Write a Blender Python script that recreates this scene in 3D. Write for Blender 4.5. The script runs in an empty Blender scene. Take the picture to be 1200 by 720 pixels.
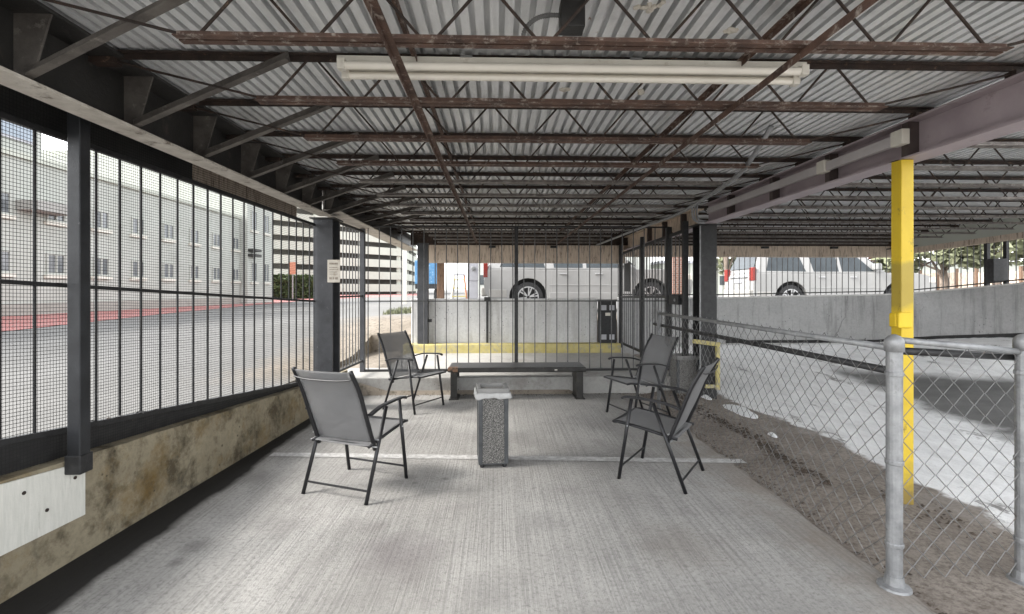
import bpy, bmesh, math, random
from mathutils import Vector, Matrix
random.seed(7)
PI = math.pi
sc = bpy.context.scene
col = sc.collection

# ------------------------------------------------------------------ camera
F, HX, HY, CH = 567.0, 600.0, 340.0, 1.45          # focal (px of the 1200 px frame), principal x, horizon y, eye height
YAW = math.atan(17 / F)
RT = Vector((math.cos(YAW), -math.sin(YAW), 0)); FW = Vector((math.sin(YAW), math.cos(YAW), 0))
EYE = Vector((0, 0, CH))
cam_d = bpy.data.cameras.new('camera'); cam = bpy.data.objects.new('camera', cam_d); col.objects.link(cam)
cam.location = EYE; cam.rotation_euler = (PI / 2, 0, -YAW)
cam_d.sensor_width = 36; cam_d.lens = F / 1200 * 36; cam_d.shift_y = -(360 - HY) / 1200
cam_d.clip_start = 0.05; cam_d.clip_end = 3000
sc.camera = cam

def ray(px, py): return RT * (px - HX) / F + FW + Vector((0, 0, (HY - py) / F))
def P(px, py, d): return EYE + ray(px, py) * d
def G(px, py, z=0.0): return EYE + ray(px, py) * ((z - CH) / ((HY - py) / F))
def onX(px, py, X): r = ray(px, py); return EYE + r * (X / r.x)
def onY(px, py, Y): r = ray(px, py); return EYE + r * (Y / r.y)
def C2W(xc, d, z=0.0): v = RT * xc + FW * d; return Vector((v.x, v.y, z))
LA, LB = Vector((-2.30, 2.2, 0)), Vector((-2.13, 5.5, 0))      # foot of the street-side wall
LD = (LB - LA).normalized(); LN = Vector((-LD.y, LD.x, 0))     # LN points to the street
def onL(px, py, off=0.0):
    r = ray(px, py); a = LA + LN * off
    return EYE + r * ((a - EYE).dot(LN) / r.dot(LN))
def lwall(Y, z=0.0, off=0.0):
    t = (Y - LA.y) / LD.y
    v = LA + LD * t + LN * off; return Vector((v.x, v.y, z))
def sm(a, b, x):
    t = min(1, max(0, (x - a) / (b - a))); return t * t * (3 - 2 * t)

# ------------------------------------------------------------------ materials
MATS = {}
def new_mat(name):
    m = bpy.data.materials.new(name); m.use_nodes = True
    nt = m.node_tree; nt.nodes.clear()
    out = nt.nodes.new('ShaderNodeOutputMaterial'); b = nt.nodes.new('ShaderNodeBsdfPrincipled')
    nt.links.new(b.outputs[0], out.inputs[0])
    return m, nt, b
class NT:
    def __init__(s, nt):
        s.nt = nt; n = nt.nodes
        s.tc = n.new('ShaderNodeTexCoord'); oi = n.new('ShaderNodeObjectInfo')
        mm = n.new('ShaderNodeMath'); mm.operation = 'MULTIPLY'; mm.inputs[1].default_value = 37.0
        nt.links.new(oi.outputs['Random'], mm.inputs[0])
        add = n.new('ShaderNodeVectorMath'); add.operation = 'ADD'
        nt.links.new(s.tc.outputs['Object'], add.inputs[0]); nt.links.new(mm.outputs[0], add.inputs[1])
        s.vec = add.outputs[0]; s.obj = s.tc.outputs['Object']
    def L(s, a, b): s.nt.links.new(a, b)
    def map(s, scale, vec=None, loc=(0, 0, 0)):
        m = s.nt.nodes.new('ShaderNodeMapping'); m.inputs['Scale'].default_value = scale; m.inputs['Location'].default_value = loc
        s.L(vec or s.vec, m.inputs[0]); return m.outputs[0]
    def noise(s, scale, detail=6, rough=.6, vec=None, dist=0):
        m = s.nt.nodes.new('ShaderNodeTexNoise'); m.inputs['Scale'].default_value = scale
        m.inputs['Detail'].default_value = detail; m.inputs['Roughness'].default_value = rough; m.inputs['Distortion'].default_value = dist
        s.L(vec or s.vec, m.inputs['Vector']); return m.outputs['Fac']
    def vor(s, scale, vec=None, feat='F1'):
        m = s.nt.nodes.new('ShaderNodeTexVoronoi'); m.inputs['Scale'].default_value = scale; m.feature = feat
        s.L(vec or s.vec, m.inputs['Vector']); return m
    def ramp(s, fac, a, b, ca=(0, 0, 0), cb=(1, 1, 1)):
        m = s.nt.nodes.new('ShaderNodeValToRGB')
        m.color_ramp.elements[0].position = a; m.color_ramp.elements[1].position = b
        m.color_ramp.elements[0].color = (*ca, 1); m.color_ramp.elements[1].color = (*cb, 1)
        s.L(fac, m.inputs[0]); return m.outputs[0]
    def mix(s, fac, a, b, mode='MIX'):
        m = s.nt.nodes.new('ShaderNodeMix'); m.data_type = 'RGBA'; m.blend_type = mode
        for v, i in ((fac, 0), (a, 6), (b, 7)):
            if hasattr(v, 'is_output') or hasattr(v, 'links'): s.L(v, m.inputs[i])
            elif i == 0: m.inputs[0].default_value = v
            else: m.inputs[i].default_value = (*v, 1)
        return m.outputs[2]
    def math(s, op, a, b=0.0):
        m = s.nt.nodes.new('ShaderNodeMath'); m.operation = op
        for v, i in ((a, 0), (b, 1)):
            if hasattr(v, 'links'): s.L(v, m.inputs[i])
            else: m.inputs[i].default_value = v
        return m.outputs[0]
    def sep(s, vec=None):
        m = s.nt.nodes.new('ShaderNodeSeparateXYZ'); s.L(vec or s.obj, m.inputs[0]); return m.outputs
    def bump(s, b, h, strength=.3, dist=.01):
        m = s.nt.nodes.new('ShaderNodeBump'); m.inputs['Strength'].default_value = strength; m.inputs['Distance'].default_value = dist
        s.L(h, m.inputs['Height']); s.L(m.outputs[0], b.inputs['Normal'])
def simple(name, c1, c2=None, scale=8, rough=.6, metal=0.0, c3=None, s3=3, t3=(.55, .7), bump=.15, bscale=60, stretch=None, spec=.5):
    """base colour with a second tone, patches of a third (wear, rust or dirt) and a fine relief"""
    if name in MATS: return MATS[name]
    m, nt, b = new_mat(name); t = NT(nt)
    v = t.map(stretch) if stretch else None
    c = t.mix(t.ramp(t.noise(scale, 7, .65, v), .32, .68), c1, c2 or c1)
    if c3: c = t.mix(t.ramp(t.noise(s3, 9, .7, v), *t3), c, c3)
    t.L(c, b.inputs['Base Color']); b.inputs['Roughness'].default_value = rough; b.inputs['Metallic'].default_value = metal
    b.inputs['Specular IOR Level'].default_value = spec
    if bump: t.bump(b, t.noise(bscale, 5, .7), bump)
    MATS[name] = m; return m

rust = simple('rusty_steel', (.016, .012, .010), (.050, .030, .022), 9, .75, .1, (.20, .13, .09), 26, (.58, .70), .5, 90)
chordm = simple('rusty_chord', (.042, .023, .017), (.14, .080, .057), 9, .65, .15, (.36, .31, .27), 24, (.54, .68), .5, 90)
girderm = simple('dark_girder_paint', (.018, .017, .016), (.04, .038, .036), 4, .55, .0, (.085, .07, .06), 7, (.58, .75), .3, 50)
flangem = simple('weathered_pale_flange', (.42, .38, .33), (.62, .58, .52), 9, .75, 0, (.10, .07, .05), 6, (.56, .66), .4, 60)
bracem = simple('dusty_brace_steel', (.06, .052, .047), (.15, .135, .12), 7, .65, .1, (.22, .20, .18), 16, (.58, .70), .4, 80)
beamm = simple('mauve_primer_steel', (.33, .275, .295), (.44, .375, .395), 2.5, .55, .1, (.15, .105, .095), 5, (.62, .78), .15, 60)
ypost, nt, b = new_mat('yellow_post_paint'); t = NT(nt)
c = t.mix(t.ramp(t.noise(5, 7, .65, t.obj), .3, .7), (.60, .41, .016), (.70, .50, .03))
zz = t.math('ADD', t.sep()[2], t.math('MULTIPLY', t.math('SUBTRACT', t.noise(9, 6, .6, t.obj), .5), .12))
bandz = t.math('MULTIPLY', t.ramp(t.math('SUBTRACT', zz, 1.0), .30, .36), t.ramp(t.math('SUBTRACT', zz, 1.0), .62, .66, (1, 1, 1), (0, 0, 0)))
c = t.mix(t.math('MULTIPLY', bandz, .6), c, (.24, .19, .05))
c = t.mix(t.math('MULTIPLY', t.ramp(t.noise(16, 9, .8, t.map((1, 1, .5), t.obj)), .60, .66), .8), c, (.16, .11, .045))
c = t.mix(t.math('MULTIPLY', t.ramp(t.math('ADD', t.sep()[2], t.math('MULTIPLY', t.noise(12, 8, .7, t.obj), .5)), .30, .55, (1, 1, 1), (0, 0, 0)), .75), c, (.15, .11, .06))
t.L(c, b.inputs['Base Color']); b.inputs['Roughness'].default_value = .5; t.bump(b, t.noise(60, 5, .7, t.obj), .15)
beamd = simple('dark_primer_steel', (.05, .036, .034), (.08, .06, .055), 6, .6, .1, None)
black = simple('black_painted_iron', (.012, .012, .013), (.03, .03, .031), 20, .5, .1, (.12, .11, .10), 40, (.64, .72), .2, 120)
blackr = simple('worn_black_iron', (.02, .02, .021), (.045, .044, .043), 18, .55, .2, (.16, .13, .11), 24, (.62, .72), .2, 120)
wirem = simple('black_screen_wire', (.014, .014, .015), None, 8, .7, bump=0)
postm = simple('slate_painted_steel', (.036, .037, .041), (.062, .064, .07), 6, .45, .2, (.24, .24, .25), 30, (.64, .72), .15, 80)
galv = simple('galvanised_steel', (.20, .205, .21), (.34, .345, .35), 14, .5, .4, (.17, .17, .17), 18, (.58, .7), .2, 80)
galvd = simple('dull_galvanised_wire', (.13, .13, .13), (.21, .21, .205), 12, .55, .4, (.12, .085, .06), 7, (.55, .72), 0)
yellow = simple('yellow_safety_paint', (.66, .44, .012), (.74, .53, .025), 5, .5, 0, (.26, .19, .05), 13, (.64, .73), .15, 60)
yellowd = simple('faded_yellow_paint', (.46, .385, .13), (.56, .49, .23), 9, .8, 0, (.33, .31, .26), 7, (.5, .64), .3, 60)
sling = simple('grey_sling_fabric', (.085, .085, .088), (.11, .11, .113), 5, .75, 0, None, bump=.3, bscale=400)
chairf = simple('black_chair_tube', (.014, .014, .016), (.022, .022, .024), 8, .38, .2, (.09, .09, .09), 45, (.68, .74), 0)
benchm = simple('dark_bench_steel', (.022, .021, .02), (.05, .048, .045), 9, .42, .3, (.13, .10, .08), 11, (.6, .72), .2, 60)
benchr = simple('worn_bench_edge', (.16, .08, .045), (.26, .16, .10), 25, .7, 0, (.04, .035, .03), 18, (.5, .6), .3, 80)
whitep = simple('white_enamel', (.60, .57, .50), (.70, .67, .60), 6, .45, 0, (.42, .36, .29), 11, (.60, .76), .05, 60)
tubem = simple('white_lamp_glass', (.72, .68, .60), (.78, .74, .66), 3, .25, 0, None, bump=0)
plastic = simple('white_bag_plastic', (.36, .36, .355), (.47, .47, .465), 22, .3, 0, None, bump=.7, bscale=35)
binm = simple('dark_bin_frame', (.045, .048, .052), (.075, .08, .085), 12, .5, .1, (.17, .17, .17), 22, (.64, .75), .1, 80)
binlid = simple('grey_bin_lid', (.20, .20, .195), (.28, .275, .265), 10, .6, 0, (.13, .125, .12), 14, (.58, .7), .1, 60)
boardm = simple('weathered_white_board', (.60, .60, .55), (.72, .71, .66), 5, .8, 0, (.28, .26, .22), 3.2, (.62, .74), .3, 40, (14, 14, 1.4))
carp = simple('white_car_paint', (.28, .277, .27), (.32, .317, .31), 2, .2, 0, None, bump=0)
cargr = simple('grey_car_cladding', (.30, .29, .27), (.36, .35, .33), 4, .6, 0, None, bump=0)
glassd = simple('tinted_glass', (.03, .036, .04), (.05, .06, .066), 3, .08, 0, None, bump=0)
tyrem = simple('tyre_rubber', (.02, .02, .021), (.035, .035, .036), 8, .85, 0, None, bump=.1)
chrome = simple('alloy_wheel', (.38, .38, .39), (.46, .46, .46), 5, .35, .4, None, bump=0)
redl = simple('red_lamp_lens', (.17, .014, .012), (.24, .03, .024), 30, .2, 0, None, bump=0)
bluep = simple('faded_blue_paint', (.05, .17, .34), (.12, .28, .46), 7, .6, 0, (.55, .6, .62), 11, (.58, .64), .1, 40)
timber = simple('weathered_timber', (.14, .085, .055), (.24, .155, .105), 4, .85, 0, (.07, .045, .03), 7, (.5, .65), .4, 40, (10, 10, 1.2))
fasciam = simple('stained_fascia', (.56, .45, .35), (.70, .59, .49), 5, .85, 0, (.13, .085, .06), 4, (.5, .68), .3, 40, (9, 9, 1.2))
stuccom = simple('beige_stucco', (.41, .42, .385), (.47, .48, .445), .6, .9, 0, (.35, .36, .33), .4, (.55, .75), .2, 20)
deckwhite = simple('pale_precast', (.46, .475, .42), (.53, .545, .48), .3, .9, 0, (.42, .39, .33), .25, (.55, .75), .1, 10)
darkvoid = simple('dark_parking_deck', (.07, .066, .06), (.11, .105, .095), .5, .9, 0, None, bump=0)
leafm = simple('green_foliage', (.045, .075, .022), (.09, .125, .04), 2.5, .7, 0, (.14, .15, .06), 6, (.55, .7), 0)
leafp = simple('olive_foliage', (.12, .135, .075), (.22, .23, .14), 2.5, .7, 0, (.22, .18, .11), 5, (.55, .7), 0)
leafr = simple('reddish_foliage', (.20, .06, .05), (.30, .12, .10), 2.5, .7, 0, None, bump=0)
barkm = simple('grey_bark', (.13, .10, .08), (.20, .16, .13), 6, .9, 0, None, bump=.4, bscale=30)
signm = simple('aged_sign_panel', (.48, .44, .38), (.58, .54, .47), 12, .7, 0, (.34, .28, .22), 9, (.55, .68), .1, 60)
inkm = simple('faded_sign_ink', (.18, .15, .12), (.25, .21, .17), 60, .8, 0, None, bump=0)
greyp = simple('grey_meter_enamel', (.36, .36, .39), (.44, .44, .47), 4, .5, .1, None, bump=.05)
orange = simple('orange_paint', (.42, .17, .10), (.48, .22, .14), 5, .6, 0, None, bump=0)
brickm, nt_, b_ = new_mat('red_brick'); t_ = NT(nt_)
bk = nt_.nodes.new('ShaderNodeTexBrick'); bk.inputs['Color1'].default_value = (.30, .15, .11, 1); bk.inputs['Color2'].default_value = (.38, .21, .16, 1)
bk.inputs['Mortar'].default_value = (.5, .46, .42, 1); bk.inputs['Scale'].default_value = 4.5
mp = nt_.nodes.new('ShaderNodeMapping'); mp.inputs['Rotation'].default_value = (PI / 2, 0, 0); nt_.links.new(t_.obj, mp.inputs[0])
nt_.links.new(mp.outputs[0], bk.inputs['Vector']); nt_.links.new(bk.outputs['Color'], b_.inputs['Base Color']); b_.inputs['Roughness'].default_value = .9

def concrete(name, c1, c2, stain, sscale=1.2, st=(.55, .75), streak=False, moss=None, pits=True, bump=.5, cracks=False):
    m, nt, b = new_mat(name); t = NT(nt)
    c = t.mix(t.ramp(t.noise(2.2, 9, .68, t.obj), .3, .7), c1, c2)
    c = t.mix(t.math('MULTIPLY', t.ramp(t.noise(26, 6, .7, t.obj), .45, .7), .35), c, tuple(x * .55 for x in c1))
    sv = t.map((5, 5, .45), t.obj) if streak else t.obj
    c = t.mix(t.math('MULTIPLY', t.ramp(t.noise(sscale, 9, .7, sv), *st), .85), c, stain)
    if moss: c = t.mix(t.math('MULTIPLY', t.ramp(t.noise(1.6, 9, .75, t.obj), .50, .66), .8), c, moss)
    if pits:
        pv = t.vor(13, t.obj).outputs['Distance']
        big = t.ramp(t.noise(2.0, 3, .5, t.obj), .5, .6)
        pit = t.math('MULTIPLY', t.ramp(pv, .10, .15, (1, 1, 1), (0, 0, 0)), big)
        c = t.mix(t.math('MULTIPLY', pit, .75), c, tuple(x * .2 for x in c1))
    if cracks:
        va = nt.nodes.new('ShaderNodeVectorMath'); va.operation = 'ADD'; nz = nt.nodes.new('ShaderNodeTexNoise'); nz.inputs['Scale'].default_value = .8; nz.inputs['Detail'].default_value = 5
        t.L(t.obj, nz.inputs['Vector']); t.L(t.obj, va.inputs[0]); t.L(nz.outputs['Color'], va.inputs[1])
        cr = t.ramp(t.vor(.42, va.outputs[0], 'DISTANCE_TO_EDGE').outputs['Distance'], .0015, .005, (1, 1, 1), (0, 0, 0))
        c = t.mix(t.math('MULTIPLY', t.math('MULTIPLY', cr, t.ramp(t.noise(.9, 3, .5, t.obj), .46, .60)), .6), c, (.07, .07, .066))
    t.L(c, b.inputs['Base Color']); b.inputs['Roughness'].default_value = .9; b.inputs['Specular IOR Level'].default_value = .25
    t.bump(b, t.noise(45, 8, .75, t.obj), bump, .008)
    MATS[name] = m; return m
kerbwall = concrete('mossy_concrete', (.25, .215, .15), (.40, .35, .25), (.07, .055, .034), 3.4, (.47, .61), False, (.21, .135, .045), True, 1.0, True)
whitewall = concrete('whitewashed_concrete', (.56, .56, .56), (.67, .67, .67), (.38, .37, .36), 1.4, (.5, .72), True, None, True, .6)
rampwall = concrete('grey_cast_concrete', (.44, .44, .44), (.55, .55, .545), (.20, .195, .19), 1.3, (.52, .72), True, None, True, .5, True)
blockm = concrete('pale_concrete_block', (.40, .40, .39), (.48, .48, .47), (.25, .25, .24), 3, (.5, .7))

# broom-finished floor slab
floorm, nt, b = new_mat('broomed_concrete'); t = NT(nt)
c = t.mix(t.ramp(t.noise(.9, 9, .66, t.obj), .32, .68), (.36, .35, .333), (.54, .527, .503))
br = t.noise(1.0, 5, .7, t.map((75, .5, 1), t.obj), .12); br2 = t.noise(1.0, 4, .6, t.map((34, .7, 1), t.obj))
c = t.mix(t.math('MULTIPLY', t.ramp(br, .46, .60), t.ramp(t.noise(1.7, 5, .6, t.obj), .3, .75, (.12, .12, .12), (.62, .62, .62))), c, (.17, .166, .16))
c = t.mix(t.math('MULTIPLY', t.ramp(br2, .5, .72), .18), c, (.24, .235, .23))
c = t.mix(t.math('MULTIPLY', t.ramp(t.noise(40, 9, .88, t.obj), .49, .60), .62), c, (.14, .137, .132))
c = t.mix(t.math('MULTIPLY', t.ramp(t.noise(1.35, 7, .7, t.map((1, 1, 1), t.obj, (3.1, .7, 0)), 1.2), .56, .74), .55), c, (.22, .205, .20))
c = t.mix(t.math('MULTIPLY', t.ramp(t.noise(.75, 9, .62, t.map((1, .7, 1), t.obj, (1.5, 6, 0)), .8), .44, .62), .42), c, (.215, .205, .192))
c = t.mix(t.math('MULTIPLY', t.ramp(t.noise(5, 8, .75, t.map((1, 1, 1), t.obj, (9, 4, 0))), .63, .70), .6), c, (.13, .122, .12))
def spot(c, px, py, rad, colr, k, ns=6):
    p = G(px, py); vm = nt.nodes.new('ShaderNodeVectorMath'); vm.operation = 'DISTANCE'; t.L(t.obj, vm.inputs[0]); vm.inputs[1].default_value = p
    d = t.math('ADD', vm.outputs['Value'], t.math('MULTIPLY', t.math('SUBTRACT', t.noise(ns, 8, .7, t.obj), .5), rad * 1.6))
    return t.mix(t.math('MULTIPLY', t.ramp(d, rad * .25, rad, (1, 1, 1), (0, 0, 0)), k * .7), c, colr)
for px, py, rad, colr, k in ((470, 650, .30, (.17, .15, .155), .7), (925, 548, .40, (.17, .168, .165), .6), (330, 615, .25, (.2, .19, .185), .5), (700, 545, .3, (.2, .195, .185), .5), (440, 620, .12, (.14, .125, .12), .5),
                             (522, 561, .035, (.1, .095, .09), .7), (486, 566, .03, (.1, .095, .09), .7), (640, 610, .2, (.2, .195, .19), .45), (230, 640, .10, (.09, .085, .08), .6), (206, 660, .06, (.09, .085, .08), .7), (800, 640, .35, (.22, .19, .16), .45), (585, 700, .22, (.19, .185, .18), .4), (300, 560, .18, (.15, .145, .14), .5)): c = spot(c, px, py, rad, colr, k)
sx = t.sep()
edge = t.math('ADD', t.math('SUBTRACT', sx[0], 1.95), t.math('MULTIPLY', t.math('SUBTRACT', t.noise(3.5, 8, .7, t.obj), .5), 1.5))
c = t.mix(t.math('MULTIPLY', t.ramp(edge, .38, .50 + .5), .0), c, (.24, .18, .13))
dirtf = t.ramp(t.math('ADD', t.math('MULTIPLY', edge, 1.2), .75), .30, .95)
c = t.mix(t.math('MULTIPLY', dirtf, .55), c, (.25, .20, .155))
wall_band = t.math('ADD', t.math('SUBTRACT', t.math('MULTIPLY', sx[0], -1), 1.93), t.math('MULTIPLY', t.math('SUBTRACT', t.noise(2.2, 8, .6, t.obj), .5), .16))  # near-black band on the floor along the street wall
c = t.mix(t.math('MULTIPLY', t.ramp(wall_band, .04, .10), .97), c, (.012, .011, .010))
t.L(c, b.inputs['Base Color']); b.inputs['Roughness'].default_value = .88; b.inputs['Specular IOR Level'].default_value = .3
t.bump(b, t.math('ADD', br, t.math('MULTIPLY', t.noise(60, 8, .85, t.obj), 1.1)), .9, .008)

# driveway: dirt, then salt, snow and painted-in daylight, then asphalt, in bands along the lane
drivem, nt, b = new_mat('driveway_ground'); t = NT(nt); s3 = t.sep()
wob = t.math('MULTIPLY', t.math('SUBTRACT', t.noise(.75, 5, .55, t.obj), .5), .9)
fine = t.math('MULTIPLY', t.math('SUBTRACT', t.noise(5, 7, .7, t.obj), .5), .25)
xx = t.math('ADD', t.math('ADD', s3[0], wob), fine)
dirt = t.mix(t.ramp(t.noise(2.3, 9, .7, t.obj), .3, .7), (.20, .172, .148), (.35, .312, .272))
dirt = t.mix(t.math('MULTIPLY', t.ramp(t.noise(30, 8, .82, t.obj), .45, .62), .75), dirt, (.085, .066, .054))
dirt = t.mix(t.math('MULTIPLY', t.ramp(t.noise(1.1, 6, .6, t.map((1, 1, 1), t.obj, (5, 2, 0))), .55, .7), .6), dirt, (.40, .375, .35))
snow = t.mix(t.ramp(t.noise(3.2, 9, .7, t.map((1.6, .5, 1), t.obj)), .42, .66), (.94, .94, .935), (.74, .735, .73))  # pale snow with the lane's daylight painted into its colour
snow = t.mix(t.math('MULTIPLY', t.ramp(t.noise(60, 6, .75, t.obj), .52, .7), .5), snow, (.42, .41, .40))
snow = t.mix(t.math('MULTIPLY', t.ramp(t.noise(2.4, 9, .78, t.map((1.3, .45, 1), t.obj, (2, 8, 0))), .585, .64), .85), snow, (.17, .16, .15))
asph = t.mix(t.ramp(t.noise(2, 9, .7, t.obj), .3, .7), (.125, .124, .12), (.20, .198, .192))
asph = t.mix(t.math('MULTIPLY', t.ramp(t.noise(90, 5, .8, t.obj), .5, .7), .5), asph, (.11, .11, .105))
c = t.mix(t.ramp(xx, 0, 1), dirt, snow)
def step(v, a, w): return t.ramp(t.math('ADD', t.math('MULTIPLY', t.math('SUBTRACT', v, a), 1 / w), .5), 0, 1)
c = t.mix(step(xx, 3.12, .07), dirt, snow)
c = t.mix(step(xx, 3.06, .16), dirt, c)
far = t.math('SUBTRACT', xx, t.math('MULTIPLY', s3[1], .16))
c = t.mix(step(far, 4.25, .25), c, asph)
far2 = t.math('ADD', xx, t.math('MULTIPLY', s3[1], .75))
c = t.mix(step(far2, 11.3, .5), c, snow)
t.L(c, b.inputs['Base Color']); b.inputs['Roughness'].default_value = .9; b.inputs['Specular IOR Level'].default_value = .25
t.bump(b, t.math('ADD', t.noise(14, 8, .7, t.obj), t.math('MULTIPLY', t.noise(90, 6, .8, t.obj), .5)), .6, .02)

# open ground: asphalt street, dirt near the garage
groundm, nt, b = new_mat('street_ground'); t = NT(nt); s3 = t.sep()
a = t.mix(t.ramp(t.noise(.5, 9, .7, t.obj), .3, .7), (.165, .163, .157), (.235, .232, .225))
a = t.mix(t.math('MULTIPLY', t.ramp(t.noise(40, 6, .8, t.obj), .45, .7), .5), a, (.14, .135, .125))
d_ = t.mix(t.ramp(t.noise(1.6, 9, .72, t.obj), .3, .7), (.20, .17, .135), (.32, .28, .235))
d_ = t.mix(t.math('MULTIPLY', t.ramp(t.noise(12, 8, .75, t.obj), .5, .66), .8), d_, (.07, .065, .045))
m1 = step(t.math('ADD', s3[0], t.math('MULTIPLY', t.math('SUBTRACT', t.noise(.8, 6, .6, t.obj), .5), 2)), -3.4, .8)
m2 = t.math('MAXIMUM', step(s3[1], 11.5, 1.5), t.math('SUBTRACT', 1.0, step(s3[1], 6.2, 1.2)))
c = t.mix(t.math('MULTIPLY', m1, t.math('SUBTRACT', 1.0, m2)), a, d_)
t.L(c, b.inputs['Base Color']); b.inputs['Roughness'].default_value = .95; b.inputs['Specular IOR Level'].default_value = .2
t.bump(b, t.noise(30, 8, .75, t.obj), .4, .02)

# corrugated deck
deckm, nt, b = new_mat('galvanised_corrugated_deck'); t = NT(nt)
c = t.mix(t.ramp(t.noise(3.5, 8, .7, t.map((3, .6, 1), t.obj)), .3, .7), (.62, .63, .635), (.86, .865, .87))
c = t.mix(t.math('MULTIPLY', t.ramp(t.noise(1.1, 8, .7, t.obj), .52, .72), .6), c, (.22, .21, .20))
c = t.mix(t.math('MULTIPLY', t.ramp(t.noise(6, 8, .75, t.obj), .66, .71), .85), c, (.26, .13, .07))
c = t.mix(t.math('MULTIPLY', t.ramp(t.noise(4.5, 7, .75, t.map((1, 1, 1), t.obj, (7, 3, 1))), .68, .73), .8), c, (.07, .055, .05))
t.L(c, b.inputs['Base Color']); b.inputs['Roughness'].default_value = .42; b.inputs['Metallic'].default_value = .25
t.bump(b, t.noise(70, 5, .7, t.obj), .15)

# pebble aggregate for the bins
pebm, nt, b = new_mat('pebble_aggregate'); t = NT(nt)
vv = t.vor(170, t.obj)
c = t.mix(t.ramp(vv.outputs['Color'], .15, .85), (.10, .098, .095), (.40, .385, .36))
c = t.mix(t.ramp(vv.outputs['Distance'], .40, .62), c, (.05, .048, .045))
t.L(c, b.inputs['Base Color']); b.inputs['Roughness'].default_value = .7
t.bump(b, vv.outputs['Distance'], -.6, .006)

# worn paint on the ground (lets the slab show through)
def worn_paint(name, colr, amount, under):
    m, nt, b = new_mat(name); t = NT(nt)
    f = t.ramp(t.noise(16, 9, .78, t.obj), amount, amount + .14)
    c = t.mix(f, colr, under)
    t.L(c, b.inputs['Base Color']); b.inputs['Roughness'].default_value = .85
    t.bump(b, t.noise(80, 6, .8, t.obj), .5, .006)
    MATS[name] = m; return m
linem = worn_paint('worn_white_line', (.60, .595, .58), .42, (.40, .39, .38))
redm = worn_paint('worn_red_paint', (.44, .11, .10), .45, (.34, .28, .26))
walkm = worn_paint('pale_pavement', (.44, .43, .41), .55, (.36, .35, .33))

# sling cloth is slightly see-through woven mesh
greyiron = simple('sunlit_grey_iron', (.075, .075, .077), (.15, .15, .15), 14, .6, .2, (.26, .24, .22), 20, (.6, .7), .2, 90)  # iron lightened to grey, sunlight on the far bars put into the colour
slingt, nt, b = new_mat('woven_sling'); t = NT(nt)
wv = nt.nodes.new('ShaderNodeTexChecker'); wv.inputs['Scale'].default_value = 420
t.L(t.obj, wv.inputs['Vector'])
c = t.mix(t.noise(4, 5, .6), (.17, .17, .174), (.23, .23, .234)); c = t.mix(t.math('MULTIPLY', wv.outputs['Fac'], .4), c, (.12, .12, .123))
t.L(c, b.inputs['Base Color']); b.inputs['Roughness'].default_value = .7; b.inputs['Alpha'].default_value = .64
b.inputs['Sheen Weight'].default_value = .2

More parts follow.
